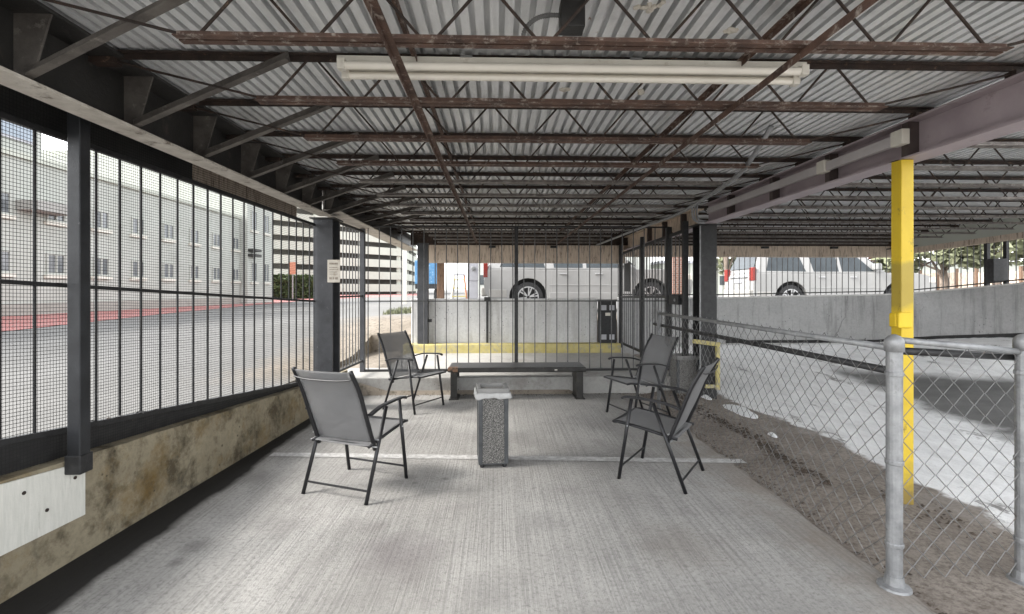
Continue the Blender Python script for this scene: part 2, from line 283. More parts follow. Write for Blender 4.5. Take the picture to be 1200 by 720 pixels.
# ------------------------------------------------------------------ mesh helpers
class MB:
    def __init__(s): s.v = []; s.f = []
    def add(s, vs, fs):
        o = len(s.v); s.v += [tuple(v) for v in vs]; s.f += [tuple(i + o for i in f) for f in fs]; return s
    def box(s, a, b):
        (x0, y0, z0), (x1, y1, z1) = a, b
        x0, x1 = min(x0, x1), max(x0, x1); y0, y1 = min(y0, y1), max(y0, y1); z0, z1 = min(z0, z1), max(z0, z1)
        return s.add([(x0, y0, z0), (x1, y0, z0), (x1, y1, z0), (x0, y1, z0), (x0, y0, z1), (x1, y0, z1), (x1, y1, z1), (x0, y1, z1)],
                     [(0, 3, 2, 1), (4, 5, 6, 7), (0, 1, 5, 4), (1, 2, 6, 5), (2, 3, 7, 6), (3, 0, 4, 7)])
    def bar(s, p0, p1, w, h, up=(0, 0, 1)):
        p0, p1 = Vector(p0), Vector(p1); d = (p1 - p0).normalized(); up = Vector(up)
        sd = d.cross(up)
        if sd.length < 1e-4: sd = d.cross(Vector((1, 0, 0)))
        sd.normalize(); u = sd.cross(d).normalized()
        q = []
        for p in (p0, p1):
            for a, b in ((-1, -1), (1, -1), (1, 1), (-1, 1)): q.append(p + sd * a * w / 2 + u * b * h / 2)
        return s.add(q, [(0, 1, 2, 3), (7, 6, 5, 4), (0, 4, 5, 1), (1, 5, 6, 2), (2, 6, 7, 3), (3, 7, 4, 0)])
    def tube(s, pts, r, n=8, cap=True):
        pts = [Vector(p) for p in pts]; rings = []
        ref = None
        for i, p in enumerate(pts):
            a = pts[max(0, i - 1)]; b = pts[min(len(pts) - 1, i + 1)]
            d = (b - a).normalized()
            if ref is None:
                ref = Vector((0, 0, 1)) if abs(d.z) < .9 else Vector((1, 0, 0))
            x = d.cross(ref)
            if x.length < 1e-3: x = d.cross(Vector((0, 1, 0)))
            x.normalize(); y = d.cross(x).normalized(); ref = x.cross(d)
            rr = r[i] if isinstance(r, (list, tuple)) else r
            rings.append([p + (x * math.cos(2 * PI * k / n) + y * math.sin(2 * PI * k / n)) * rr for k in range(n)])
        vs = [v for q in rings for v in q]; fs = []
        for i in range(len(rings) - 1):
            for k in range(n):
                fs.append((i * n + k, i * n + (k + 1) % n, (i + 1) * n + (k + 1) % n, (i + 1) * n + k))
        if cap: fs += [tuple(range(n - 1, -1, -1)), tuple((len(rings) - 1) * n + k for k in range(n))]
        return s.add(vs, fs)
    def lathe(s, c, prof, axis='Z', n=20, caps=True):
        """prof: list of (radius, height) along the axis"""
        c = Vector(c); vs = []
        for r, h in prof:
            for k in range(n):
                a = 2 * PI * k / n
                v = (r * math.cos(a), r * math.sin(a), h)
                if axis == 'Y': v = (v[0], v[2], v[1])
                if axis == 'X': v = (v[2], v[0], v[1])
                vs.append(c + Vector(v))
        fs = []
        for i in range(len(prof) - 1):
            for k in range(n): fs.append((i * n + k, i * n + (k + 1) % n, (i + 1) * n + (k + 1) % n, (i + 1) * n + k))
        if caps: fs += [tuple(range(n)), tuple((len(prof) - 1) * n + k for k in range(n))]
        return s.add(vs, fs)
    def prism(s, poly, vec):
        n = len(poly); vec = Vector(vec); p = [Vector(q) for q in poly]
        return s.add(p + [q + vec for q in p], [tuple(range(n)), tuple(range(2 * n - 1, n - 1, -1))] + [(i, (i + 1) % n + 0, (i + 1) % n + n, i + n) for i in range(n)])
    def build(s, name, mat, parent=None, bevel=0.0, smooth=False, recalc=True):
        me = bpy.data.meshes.new(name); me.from_pydata(s.v, [], s.f)
        if recalc:
            bm = bmesh.new(); bm.from_mesh(me); bmesh.ops.recalc_face_normals(bm, faces=bm.faces); bm.to_mesh(me); bm.free()
        me.materials.append(mat)
        if smooth:
            for p in me.polygons: p.use_smooth = True
        o = bpy.data.objects.new(name, me); col.objects.link(o)
        if parent is not None:
            o.parent = parent
            if parent.get('_world'): o.location = -Vector(parent['_world'])
        if bevel:
            m = o.modifiers.new('soft_edge', 'BEVEL'); m.width = bevel; m.segments = 2; m.limit_method = 'ANGLE'; m.angle_limit = .6
        return o
def B(a, b): return MB().box(a, b)
def tag(o, label, cat, group=None, kind='thing'):
    o['label'] = label; o['category'] = cat
    if group: o['group'] = group
    o['kind'] = kind; return o
def thing(name, label, cat, loc=(0, 0, 0), group=None, world=True):
    """Empty at the base of a thing; with world=True its parts are written in scene coordinates"""
    o = bpy.data.objects.new(name, None); col.objects.link(o); o.location = loc; o.empty_display_size = .1
    if world: o['_world'] = tuple(loc)
    return tag(o, label, cat, group)
def struct(o): o['kind'] = 'structure'; return o
def copy_tree(o, parent=None):
    c = o.copy(); col.objects.link(c); c.parent = parent
    for ch in list(o.children): copy_tree(ch, c)
    return c
ORD = ['first', 'second', 'third', 'fourth', 'fifth', 'sixth', 'seventh', 'eighth', 'ninth', 'tenth', 'eleventh', 'twelfth', 'thirteenth', 'fourteenth', 'fifteenth', 'sixteenth']

# ------------------------------------------------------------------ ground
def drive_z(X, Y):
    z = .30 * sm(5.5, 10.4, Y) * sm(2.4, 4.5, X)
    z += max(0, (X - 3) / 5.6) ** 2.5 * min(1, max(0, (10.4 - Y) * .29)) * (1 if Y > 0 else 1) * .72
    z += .035 * sm(2.0, 2.35, X) * sm(3.1, 2.5, X) * (1 + math.sin(Y * 2.3) * .4)
    return z
def gz(X, Y):
    near = .47 - .035 * min(5, max(0, Y - 2))
    lft = near + (.5 - near) * sm(-2.5, -8, X)
    st = .86 - .18 * sm(4, 8, X)
    t_ = sm(-10, -1.6, X) * sm(8.2, 11.5, Y)
    return lft * (1 - t_) + st * t_
xs = sorted(set([-900, -400, -200, -100, -60, -40, -30, -24, -19, -16, -13, -11] + [-10 + .5 * i for i in range(15)] + [-2.75, -2.52, -2.50, -2.2, -1.9, -1.5, -1, 0, 1, 2, 3, 4, 5, 6, 7, 8, 8.72, 8.74, 9.5, 11, 14, 18, 24, 32, 50, 100, 200, 400, 900]))
ys = sorted(set([-60, -20, -8, -4, 0] + [1 + .5 * i for i in range(12)] + [6.78, 7.5, 8, 8.5, 9, 9.4, 9.74, 9.76, 10.2, 10.7, 10.72, 11, 11.5, 12.5, 14, 17, 20, 25, 32, 40, 55, 80, 120, 200, 400, 900, 1500]))
gb = MB(); gv = []
for Y in ys:
    for X in xs:
        inside = (X > -2.51 and X < 8.73 and Y < 6.77) or (X > 1.5 and X < 8.73 and Y < 10.71)
        passage = (-2.51 < X <= 1.5) and 6.77 < Y < 9.75
        z = -.35 if inside else gz(X, Y)
        if passage: z = .10 if X > -1.9 else .22
        gv.append((X, Y, z))
nx = len(xs)
gb.add(gv, [(j * nx + i, j * nx + i + 1, (j + 1) * nx + i + 1, (j + 1) * nx + i) for j in range(len(ys) - 1) for i in range(nx - 1)])
struct(gb.build('ground', groundm))

fl = MB().box((-2.62, -5, -.12), (1.95, 6.75, 0)).build('floor', floorm); struct(fl)
# ragged broken edge of the slab against the dirt
e = MB(); pts = []
for i in range(70):
    y = -1 + i * .112; pts.append((1.951 + abs(random.gauss(0, .03)), y))
for i in range(69):
    (xa, ya), (xb, yb) = pts[i], pts[i + 1]
    e.add([(1.951, ya, .001), (xa, ya, -.006), (xb, yb, -.006), (1.951, yb, .001)], [(0, 1, 2, 3)])
struct(e.build('floor_edge', floorm))
dv = MB(); NX, NY = 70, 150; vs = []
for j in range(NY + 1):
    for i in range(NX + 1):
        X = 1.95 + (8.75 - 1.95) * i / NX; Y = -3 + 13.75 * j / NY
        z = drive_z(X, Y) - .012 + random.uniform(-.006, .006)
        if 2.15 < X < 2.75 and Y > 2.6: z += .02 * random.random() * max(0, math.sin((X - 2.15) / .6 * PI))
        vs.append((X, Y, z))
dv.add(vs, [(j * (NX + 1) + i, j * (NX + 1) + i + 1, (j + 1) * (NX + 1) + i + 1, (j + 1) * (NX + 1) + i) for j in range(NY) for i in range(NX)])
struct(dv.build('driveway', drivem, smooth=True))
# painted stall line
pl, pr = G(318, 533), G(872, 541); hw = .05
struct(MB().add([pl + Vector((0, -hw, .004)), pr + Vector((0, -hw, .004)), pr + Vector((0, hw, .004)), pl + Vector((0, hw, .004))], [(0, 1, 2, 3)]).build('floor_marking', linem))
# step at the end of the slab, and the paved passage beyond it
struct(B((-2.3, 6.752, -.1), (2.55, 7.62, .235)).build('concrete_step', concrete('step_concrete', (.36, .355, .34), (.45, .44, .42), (.20, .18, .16), 2, (.5, .7)), bevel=.015))
struct(B((-1.75, 7.622, -.1), (2.55, 9.40, .222)).build('passage_pavement', concrete('passage_concrete', (.40, .39, .37), (.50, .49, .47), (.30, .28, .25), 2, (.5, .7))))
yk = tag(B((-1.82, 9.402, 0), (2.42, 9.66, .40)).build('yellow_kerb', yellowd, bevel=.02), 'faded yellow painted kerb at the foot of the white barrier wall', 'kerb')

# red kerb paint, pavement on the street side
def ground_strip(name, pts, mat, lift):
    mb = MB(); vs = []
    for (px, y0, y1) in pts:
        for y in (y0, y1):
            p = G(px, y, .5)
            for _ in range(3): p = G(px, y, gz(p.x, p.y) + lift)
            vs.append(p)
    n = len(pts); mb.add(vs, [(2 * i, 2 * i + 2, 2 * i + 3, 2 * i + 1) for i in range(n - 1)])
    return struct(mb.build(name, mat))
ground_strip('red_kerb_paint', [(-260, 420, 390), (-100, 400, 376), (0, 389, 368), (100, 378, 361), (200, 367, 354.5), (300, 357.5, 349), (365, 352, 346), (430, 348.5, 344.5), (495, 346.5, 344)], redm, .012)
ground_strip('pavement', [(-260, 390, 372), (-100, 376, 364), (0, 368, 358), (100, 361, 354), (200, 354.5, 350), (300, 349, 346.5), (365, 346, 344.5)], walkm, .012)

# ------------------------------------------------------------------ street-side wall and screen fence
def wz(Y):            # top of the concrete kerb wall follows the slope of the street
    p1, p2 = onL(100, 534), onL(362, 452)
    return p1.z + (p2.z - p1.z) * (Y - p1.y) / (p2.y - p1.y)
mb = MB(); Y0, Y1 = -1.5, 6.74; N = 40; vs = []
for i in range(N + 1):
    Y = Y0 + (Y1 - Y0) * i / N; zt = wz(min(Y, 5.9))
    vs += [lwall(Y, -.1), lwall(Y, zt + random.uniform(-.004, .004)), lwall(Y, zt, .20), lwall(Y, -.1, .20)]
mb.add(vs, [(4 * i + k, 4 * i + (k + 1) % 4, 4 * i + 4 + (k + 1) % 4, 4 * i + 4 + k) for i in range(N) for k in range(4)] + [(0, 1, 2, 3), (4 * N + 3, 4 * N + 2, 4 * N + 1, 4 * N)])
tag(mb.build('concrete_wall', kerbwall), 'low mossy stained concrete wall under the black screen fence', 'wall')
c0 = [onL(-60, 585, -.012), onL(100, 541, -.012), onL(100, 603, -.012), onL(-60, 682, -.012)]
tag(MB().prism(c0, LN * .010).build('painted_board', boardm), 'weathered white board fixed to the low concrete wall by the front post', 'board')

for k, (px, py) in enumerate(((28, 578), (88, 560), (55, 598))):
    p = onL(px, py, -.013); tag(MB().lathe((p.x, p.y, p.z), [(.009, -.004), (.009, .003), (.005, .006)], 'X', 10).build('bolt', rust), ['rusty bolt head at the near end of the white board', 'rusty bolt head by the far top corner of the white board', 'rusty bolt head low in the middle of the white board'][k], 'bolt')

def line_on_L(pa, pb, off=0.0):
    a, b = onL(*pa, off), onL(*pb, off)
    return lambda Y: Vector((a.x + (b.x - a.x) * (Y - a.y) / (b.y - a.y), Y, a.z + (b.z - a.z) * (Y - a.y) / (b.y - a.y)))
OFF = .07
topL = line_on_L((0, 135), (366, 263), OFF); midL = line_on_L((0, 330), (366, 353), OFF); botL = line_on_L((0, 519), (366, 446), OFF)
def picket(p0, p1, r, parent, mat=black, n=6): return MB().tube([p0, p1], r, n).build('picket', mat, parent)
def screen_panel(name, label, Ya, Yb, parent_label_mesh=True, screen=True, kick=True, pitch=.166, y_first=None):
    base = Vector((topL(Ya).x, (Ya + Yb) / 2, wz((Ya + Yb) / 2)))
    t = thing(name, label, 'fence', base)
    for nm, ln, r in (('top_rail', topL, .016), ('middle_rail', midL, .011), ('bottom_rail', botL, .016)):
        MB().bar(ln(Ya), ln(Yb), r * 2, r * 2).build(nm, black, t, bevel=.003)
    Y = y_first if y_first is not None else Ya + pitch * .6
    while Y < Yb - .03:
        picket(botL(Y), topL(Y), .0075, t); Y += pitch
    zt = 2.50
    if screen:
        w = MB(); g = .0168; hw = .00135; Y = Ya; nrm = -LN * .012
        while Y < Yb:                                             # upright wires
            p = botL(Y) + nrm; p.z = wz(Y) + .01; q = Vector((p.x, p.y, zt)); jj = .0025 * math.sin(Y * 9)
            o = LD * hw
            w.add([p - o, p + o, q + o + LD * jj, q - o + LD * jj], [(0, 1, 2, 3)]); Y += g
        k = 0; 
        while True:                                               # level wires, sagging a little with the slope
            z0 = wz(Ya) + .01 + k * g * 1.02; k += 1
            if z0 > zt: break
            seg = 14; vs = []
            for i in range(seg + 1):
                Yi = Ya + (Yb - Ya) * i / seg; p = botL(Yi) + nrm
                fz = (z0 - wz(Ya)) / (zt - wz(Ya)); z = wz(Yi) + .01 + (zt - wz(Yi)) * fz + .004 * math.sin(i * 1.3 + z0 * 5)
                vs += [Vector((p.x, p.y, z - hw)), Vector((p.x, p.y, z + hw))]
            w.add(vs, [(2 * i, 2 * i + 2, 2 * i + 3, 2 * i + 1) for i in range(seg)])
        w.build('wire_mesh', wirem, t, recalc=False)
    if kick:
        a, b = botL(Ya), botL(Yb); n = LN * .02
        MB().prism([a + n + Vector((0, 0, -.012)), b + n + Vector((0, 0, -.012)), Vector((b.x, b.y, wz(Yb) + .002)) + n, Vector((a.x, a.y, wz(Ya) + .002)) + n], LN * .02).build('kick_board', blackr, t)
    return t
Yp = onL(93, 500).y; Yc = onL(381, 400).y
screen_panel('screen_fence', 'black barred fence panel with wire screen in front of the front post', .3, Yp - .002, y_first=onL(57, 300).y - .166 * 11)
screen_panel('screen_fence', 'long black barred fence panel with wire screen between front post and sign column', Yp + .002, Yc - .14, y_first=onL(127, 300).y)
# front post of the screen fence
Yq = onL(93, 500, -.05).y; pb = lwall(Yq, 0, -.05); zb = wz(Yp) - .03
t = thing('fence_post', 'square dark steel post of the screen fence above the white board', 'post', (pb.x, pb.y, zb))
B((pb.x - .034, pb.y - .034, zb), (pb.x + .034, pb.y + .034, 2.43)).build('shaft', simple('worn_black_post', (.016, .017, .019), (.034, .036, .040), 6, .42, .2, (.16, .16, .17), 34, (.66, .72), .15, 80), t, bevel=.005)
B((pb.x - .042, pb.y - .042, zb - .03), (pb.x + .042, pb.y + .042, zb + .07)).build('base_plate', black, t, bevel=.006)
# sign column
cx, cy = lwall(Yc).x + .02, Yc
t = thing('steel_column', 'slate grey steel column carrying a small sign, under the dark girder', 'column', (cx, cy, 0))
m = MB().box((cx - .115, cy - .13, wz(cy)), (cx + .115, cy - .112, 2.30)).box((cx - .115, cy + .112, wz(cy)), (cx + .115, cy + .13, 2.30)).box((cx - .008, cy - .1115, wz(cy)), (cx + .008, cy + .1115, 2.30))
m.build('shaft', postm, t, bevel=.003)
B((cx - .15, cy - .16, 2.30), (cx + .15, cy + .16, 2.316)).build('cap_plate', girderm, t)
B((cx - .13, cy - .15, wz(cy) - .02), (cx + .16, cy + .15, wz(cy) + .0)).build('base_plate', blackr, t)
sp = onY(391, 318, cy - .15)
t = thing('small_sign', 'small aged sign plate with faded lettering hung on the slate column', 'sign', (sp.x, cy - .15, sp.z))
B((sp.x - .075, cy - .148, sp.z - .135), (sp.x + .075, cy - .142, sp.z + .135)).build('plate', signm, t, bevel=.004)
mk = MB()
for (z, h, segs) in ((.09, .022, ((-.05, .05),)), (.045, .008, ((-.052, .045),)), (.02, .008, ((-.05, .05),)), (-.01, .008, ((-.048, .03),)), (-.035, .008, ((-.05, .045),)), (-.085, .026, ((-.05, -.02), (-.012, .012), (.02, .05)))):
    for a_, b2 in segs:
        x = a_
        while x < b2 - .004:
            wl = random.uniform(.006, .013); mk.box((sp.x + x, cy - .1492, sp.z + z - h / 2), (sp.x + min(x + wl, b2), cy - .1485, sp.z + z + h / 2)); x += wl + .004
mk.build('lettering', inkm, t)
# short fence between sign column and far corner
Yf = 7.25
cor = onY(425, 350, Yf)
t = thing('barred_fence', 'short grey barred fence between the sign column and the far corner post', 'fence', (cx, cy + .2, .3))
A_, B_ = Vector((cx + .02, cy + .14, 0)), Vector((cor.x, Yf - .04, 0))
for nm, z, r in (('top_rail', 2.32, .016), ('middle_rail', 1.36, .012), ('bottom_rail', .40, .014)):
    MB().bar(A_ + Vector((0, 0, z)), B_ + Vector((0, 0, z)), r * 2, r * 2).build(nm, blackr, t)
for i in range(1, 9):
    p = A_.lerp(B_, i / 9.3); picket(p + Vector((0, 0, .40)), p + Vector((0, 0, 2.32)), .0075, t, greyiron)
# leaves caught on the bottom rail (a handful, each its own)
for i in range(14):
    Y = random.uniform(Yp + .1, Yc - .3); p = botL(Y) + Vector((.02, 0, .02))
    a = random.uniform(0, PI); s_ = random.uniform(.015, .03)
    u = Vector((math.cos(a), math.sin(a), random.uniform(-.4, .4))) * s_; v = Vector((-math.sin(a), math.cos(a), random.uniform(-.5, .5))) * s_ * .5
    tag(MB().add([p - u, p + v, p + u, p - v + Vector((0, 0, .004))], [(0, 1, 2, 3)]).build('dry_leaf', blackr if i % 3 else timber), 'curled dry leaf caught on the bottom rail of the long screen fence', 'leaf', 'dry leaves caught on the screen fence rail')
# weathered outer fascia above the screen
for (ya, yb, mt, lab) in ((.4, 3.75, girderm, 'dark board over the top of the screen fence, nearest the camera'), (3.755, 5.45, fasciam, 'stained brown board over the top of the screen fence, next to the sign column')):
    a, b2 = topL(ya) + LN * .03, topL(yb) + LN * .03
    tag(MB().prism([Vector((a.x, a.y, topL(ya).z + .02)), Vector((b2.x, b2.y, topL(yb).z + .02)), Vector((b2.x, b2.y, 2.645)), Vector((a.x, a.y, 2.645))], LN * .04).build('fascia_board', mt), lab, 'fascia')

# ------------------------------------------------------------------ left girder
def ibeam(t, X0, X1, Ya, Yb, z0, z1, web, mats, fl=.016):
    xm = (X0 + X1) / 2
    B((X0, Ya, z0), (X1, Yb, z0 + fl)).build('bottom_flange', mats[0], t, bevel=.002)
    B((X0, Ya, z1 - fl), (X1, Yb, z1)).build('top_flange', mats[1], t, bevel=.002)
    B((xm - web / 2, Ya, z0 + fl + .0005), (xm + web / 2, Yb, z1 - fl - .0005)).build('web', mats[2], t)
JY0, JS = 1.877, .61
Zb, Zt, Zd = 2.402, 2.615, 2.652
GX0, GX1 = -2.055, -1.915
t = thing('steel_girder', 'deep dark steel girder with pale underside along the street side', 'girder', (-2.03, 3, 2.30))
B((GX0, .7, 2.30), (GX1, 5.66, 2.316)).build('bottom_flange', flangem, t, bevel=.002)
B((-2.20, .7, 2.612), (-1.868, 5.66, 2.628)).build('top_flange', girderm, t, bevel=.002)
xm = -2.035
B((xm - .006, .7, 2.3165), (xm + .006, 5.66, 2.6115)).build('web', girderm, t)
for n in range(8):
    Y = 2.09 + (n - 1) * .60
    MB().prism([(xm + .0065, Y, 2.317), (xm + .075, Y, 2.317), (-1.876, Y, 2.611), (xm + .0065, Y, 2.611)], (0, .010, 0)).build('stiffener', bracem, t)
t = thing('steel_girder', 'pale edged steel girder beyond the sign column, over the far fence', 'girder', (-2.03, 8, 2.40))
ibeam(t, -2.14, -1.86, 5.68, 11.4, 2.37, 2.628, .012, (flangem, girderm, girderm))

# ------------------------------------------------------------------ joists
def make_joist(X0, X1, name, seatL=.12, seatR=.12, first=.25):
    """open web joist in local coordinates, origin at the middle of its bottom chord"""
    t = bpy.data.objects.new(name, None); col.objects.link(t); t.empty_display_size = .1
    tc = MB()
    for s in (-1, 1):
        y0, y1 = (.004, .034) if s > 0 else (-.034, -.004)
        tc.box((X0, y0, .235 - .003), (X1, y1, .238)); yv = .004 if s > 0 else -.008
        tc.box((X0, yv, .208), (X1, yv + .004, .2315))
    tc.build('top_chord', rust, t)
    bc = MB(); xa, xb = X0 + first, X1 - first
    for s in (-1, 1):
        y0, y1 = (.005, .036) if s > 0 else (-.036, -.005)
        bc.box((xa, y0, 0), (xb, y1, .004)); yv = .005 if s > 0 else -.009
        bc.box((xa, yv, .0045), (xb, yv + .004, .030))
    bc.build('bottom_chord', chordm, t)
    pitch = .455; w = MB(); n = max(2, round((xb - xa - .1) / pitch)); p = (xb - xa - .1) / n
    for i in range(n):
        x = xa + .05 + i * p
        w.tube([(x + .022, 0, .012), (x + p / 2 - .018, 0, .222)], .0062, 6)
        w.tube([(x + p / 2 + .018, 0, .222), (x + p - .022, 0, .012)], .0062, 6)
    w.tube([(xa + .04, 0, .015), (X0 + .03, 0, .215)], .0062, 6); w.tube([(xb - .04, 0, .015), (X1 - .03, 0, .215)], .0062, 6)
    w.build('web', rust, t)
    for x0, x1 in ((X0, X0 + seatL), (X1 - seatR, X1)):
        B((x0, -.03, .2075 - .028), (x1, .03, .2075)).build('bearing_seat', rust, t)
    return t
chord_lit = simple('brightened_chord', (.09, .075, .068), (.26, .235, .215), 9, .65, .15, (.40, .38, .35), 24, (.54, .68), .5, 90)  # lighter chord colour stands in for light reaching the chords from below
jl = make_joist(GX0 + .03, 2.84, 'roof_joist', first=.81)
NJ = 14
for n in range(NJ):
    o = jl if n == 0 else copy_tree(jl)
    o.location = (0, JY0 + n * JS, Zb)
    if n >= 4:  # far chords take the lighter colour to brighten the far ceiling
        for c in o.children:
            if c.name.startswith('bottom_chord'): c.material_slots[0].link = 'OBJECT'; c.material_slots[0].material = chord_lit
    if n == 0: lab = 'rusty open web joist over the seating, in front of the strip light'
    elif n == 1: lab = 'rusty open web joist over the seating, right behind the strip light'
    else: lab = 'rusty open web joist over the seating, %s behind the strip light' % ORD[n - 1]
    tag(o, lab, 'joist', 'rusty roof joists over the seating area')
js_ = make_joist(2.845, 5.38, 'roof_joist', first=.3); jr = make_joist(2.845, 8.42, 'roof_joist', first=.3)
for n in range(2, NJ):
    o = js_ if n == 2 else copy_tree(js_) if n < 5 else jr if n == 5 else copy_tree(jr)
    o.location = (0, JY0 + n * JS + .02, Zb)
    lab = 'rusty open web joist over the driveway, %s the yellow post' % ('just in front of' if n == 2 else 'right behind' if n == 3 else ORD[n - 3] + ' behind')
    if o in (js_, jr): [c for c in o.children if c.name.startswith('bottom_chord')][0].data.materials[0] = chord_lit
    tag(o, lab, 'joist', 'rusty roof joists over the driveway')
# kicker braces from the girder's foot to each joist
for n in range(10):
    Y = JY0 + n * JS
    Ys = 2.09 + n * .60 - .012; z0 = 2.345 if Y < 5.6 else 2.41
    o = MB().bar((-1.965, Ys, z0), (-1.04, Y - .04, Zt + .0), .005, .054, (0, 0, 1))
    o.bar((-1.965, Ys - .020, z0 - .026), (-1.04, Y - .06, Zt - .026), .036, .005, (0, 0, 1))
    tag(o.build('brace', bracem), 'slanting steel angle brace from the street girder up to the joist, %s from the camera' % ORD[n], 'brace', 'slanting braces along the street girder')
# bridging bars running along the ceiling
for X, z, lab in ((-.41, Zb + .036, 'rusty bridging bar under the bottom chords, crossing the strip light at left'), (-.41, Zt - .012, 'rusty upper bridging bar against the deck, above the one crossing the light at left'),
                  (1.22, Zb + .036, 'rusty bridging bar under the bottom chords, crossing the strip light at right'), (1.22, Zt - .012, 'rusty upper bridging bar against the deck, above the one crossing the light at right')):
    low = z < 2.5
    m = MB()
    if low: m.box((X - .016, .9, Zb - .0045), (X + .016, 9.9, Zb - .0008)).box((X - .016, .9, Zb - .034), (X - .0125, 9.9, Zb - .005))
    else: m.box((X - .014, .9, Zt - .012), (X + .014, 9.9, Zt - .008)).box((X + .010, .9, Zt - .036), (X + .0135, 9.9, Zt - .0125))
    tag(m.build('bridging_bar', chordm), lab, 'bridging bar')
# deck and slab above it, with added openings out of view to admit daylight
mb = MB(); pitch = .066; x = GX0 - .42; prof = []
while x < 8.52:
    prof += [(x, Zd), (x + pitch * .60, Zd), (x + pitch * .55, Zd + .050), (x + pitch * 1.05, Zd + .050)]; x += pitch
rows = [.75, 3.2, 5.6, 8.0, 10.28]; vs = []
for Y in rows:
    for (X, z) in prof: vs.append((X, max(Y, 4.8) if X > 5.4 else max(Y, 2.75) if X > 2.9 else Y, z))
n = len(prof)
mb.add(vs, [(j * n + i, j * n + i + 1, (j + 1) * n + i + 1, (j + 1) * n + i) for j in range(len(rows) - 1) for i in range(n - 1)])
t = thing('roof_deck', 'grey corrugated metal deck stained with rust above the joists', 'roof', (3, 5, Zd))
mb.build('corrugated_sheet', deckm, t, recalc=False)
MB().prism([(GX0 - .5, .75, Zd + .053), (2.9, .75, Zd + .053), (2.9, 2.75, Zd + .053), (5.4, 2.75, Zd + .053), (5.4, 4.8, Zd + .053), (8.62, 4.8, Zd + .053), (8.62, 10.6, Zd + .053), (GX0 - .5, 10.6, Zd + .053)], (0, 0, .10)).build('slab', simple('slab_concrete', (.3, .3, .29), (.36, .36, .35)), t)
# remains of fireproofing stuck to the deck
for (px, py, r) in ((762, 8, .05), (662, 105, .018), (752, 108, .03), (856, 36, .02)):
    p = EYE + ray(px, py) * ((Zd - .002 - CH) / ray(px, py).z); m = MB()
    for i in range(16):
        a = random.uniform(0, 2 * PI); q = random.random() * r
        m.lathe((p.x + q * math.cos(a) * 1.4, p.y + q * math.sin(a), Zd - .012), [(.004, 0), (.011 * random.uniform(.6, 1.4), .006), (.012, .013)], n=7)
    tag(m.build('plaster_lump', signm), {762: 'largest brown crumbly lump on the deck in front of the strip light', 662: 'small crumbly lump on the deck just behind the light, nearest the camera axis', 752: 'elongated crumbly lump on the deck behind the right half of the strip light', 856: 'small crumbly lump beside the right bridging bars in front of the light'}[px], 'lump')

# ------------------------------------------------------------------ strip light, junction box, conduits
LY = 2.44
xa, xb = onY(397, 82, LY).x, onY(941, 84, LY).x
t = thing('strip_light', 'long white unlit fluorescent strip light with two bare tubes', 'ceiling light', ((xa + xb) / 2, LY, 2.61))
B((xa, LY - .035, 2.556), (xb, LY + .045, 2.607)).build('housing', whitep, t, bevel=.004)
for dy, z in ((-.052, 2.548), (.02, 2.530)):
    o = MB().tube([(xa + .05, LY + dy, z), (xb - .05, LY + dy, z)], .0185, 14).build('tube', tubem, t, smooth=False)
    for xe in (xa + .012, xb - .05): B((xe, LY + dy - .021, z - .022), (xe + .038, LY + dy + .021, z + .03)).build('lampholder', whitep, o if False else t, bevel=.004)
for fr in (.27, .63):
    X = xa + (xb - xa) * fr; B((X - .03, LY - .038, 2.603), (X + .03, LY + .048, 2.6145)).build('hanger', galvd, t)
jb = P(675, 12, 1.92)
t = thing('junction_box', 'dark square junction box on the deck in front of the strip light', 'junction box', (jb.x, jb.y, 2.53))
B((jb.x - .05, 1.98, 2.535), (jb.x + .05, 2.06, 2.651)).build('body', girderm, t, bevel=.004)
B((jb.x - .03, 2.062, 2.52), (jb.x + .055, 2.10, 2.60)).build('cover', binlid, t, bevel=.003)
cz = [(jb.x - .05, 2.02, 2.60), (jb.x - .10, 2.03, 2.605), (jb.x - .15, 2.05, 2.60), (jb.x - .19, 2.08, 2.575), (jb.x - .205, 2.1, 2.53)]
m = MB(); pts = []
def cat(p, t_):
    n = len(p) - 1; i = min(int(t_ * n), n - 1); f = t_ * n - i
    g = [Vector(p[max(0, min(n, i + k))]) for k in (-1, 0, 1, 2)]
    return .5 * ((2 * g[1]) + (-g[0] + g[2]) * f + (2 * g[0] - 5 * g[1] + 4 * g[2] - g[3]) * f * f + (-g[0] + 3 * g[1] - 3 * g[2] + g[3]) * f ** 3)
pts = [cat(cz, i / 70) for i in range(71)]
tag(m.tube(pts, [.0085 if i % 3 else .0115 for i in range(71)], 8).build('flexible_conduit', galvd), 'ribbed flexible conduit curling from the junction box to a joist', 'conduit')

# ------------------------------------------------------------------ right beam, wireway, posts
RX0, RX1 = 2.71, 2.88; rxm = (RX0 + RX1) / 2
t = thing('steel_beam', 'mauve primed steel beam running above the chain link fence side', 'beam', (rxm, 3, 2.325))
ibeam(t, RX0, RX1, .7, 6.32, 2.325, 2.578, .010, (beamm, beamm, beamm), .014)
for Y in (3.12, 3.88, 4.7, 5.6):
    B((RX0 + .006, Y, 2.3395), (rxm - .0055, Y + .055, 2.5635)).build('stiffener', beamd, t)
t = thing('steel_beam', 'rusty far steel beam over the gate fence, beyond the black column', 'beam', (rxm, 8, 2.3))
ibeam(t, RX0 - .02, RX1 - .02, 6.62, 10.5, 2.30, 2.578, .010, (beamm, fasciam, fasciam), .014)
for Y in (7.0, 7.8, 8.6): B((RX0 - .012, Y, 2.3145), (rxm - .0265, Y + .06, 2.5635)).build('stiffener', beamd, t)
t = thing('wireway', 'pale metal wireway with square end covers along the mauve beam', 'wireway', (RX0, 4.5, 2.44))
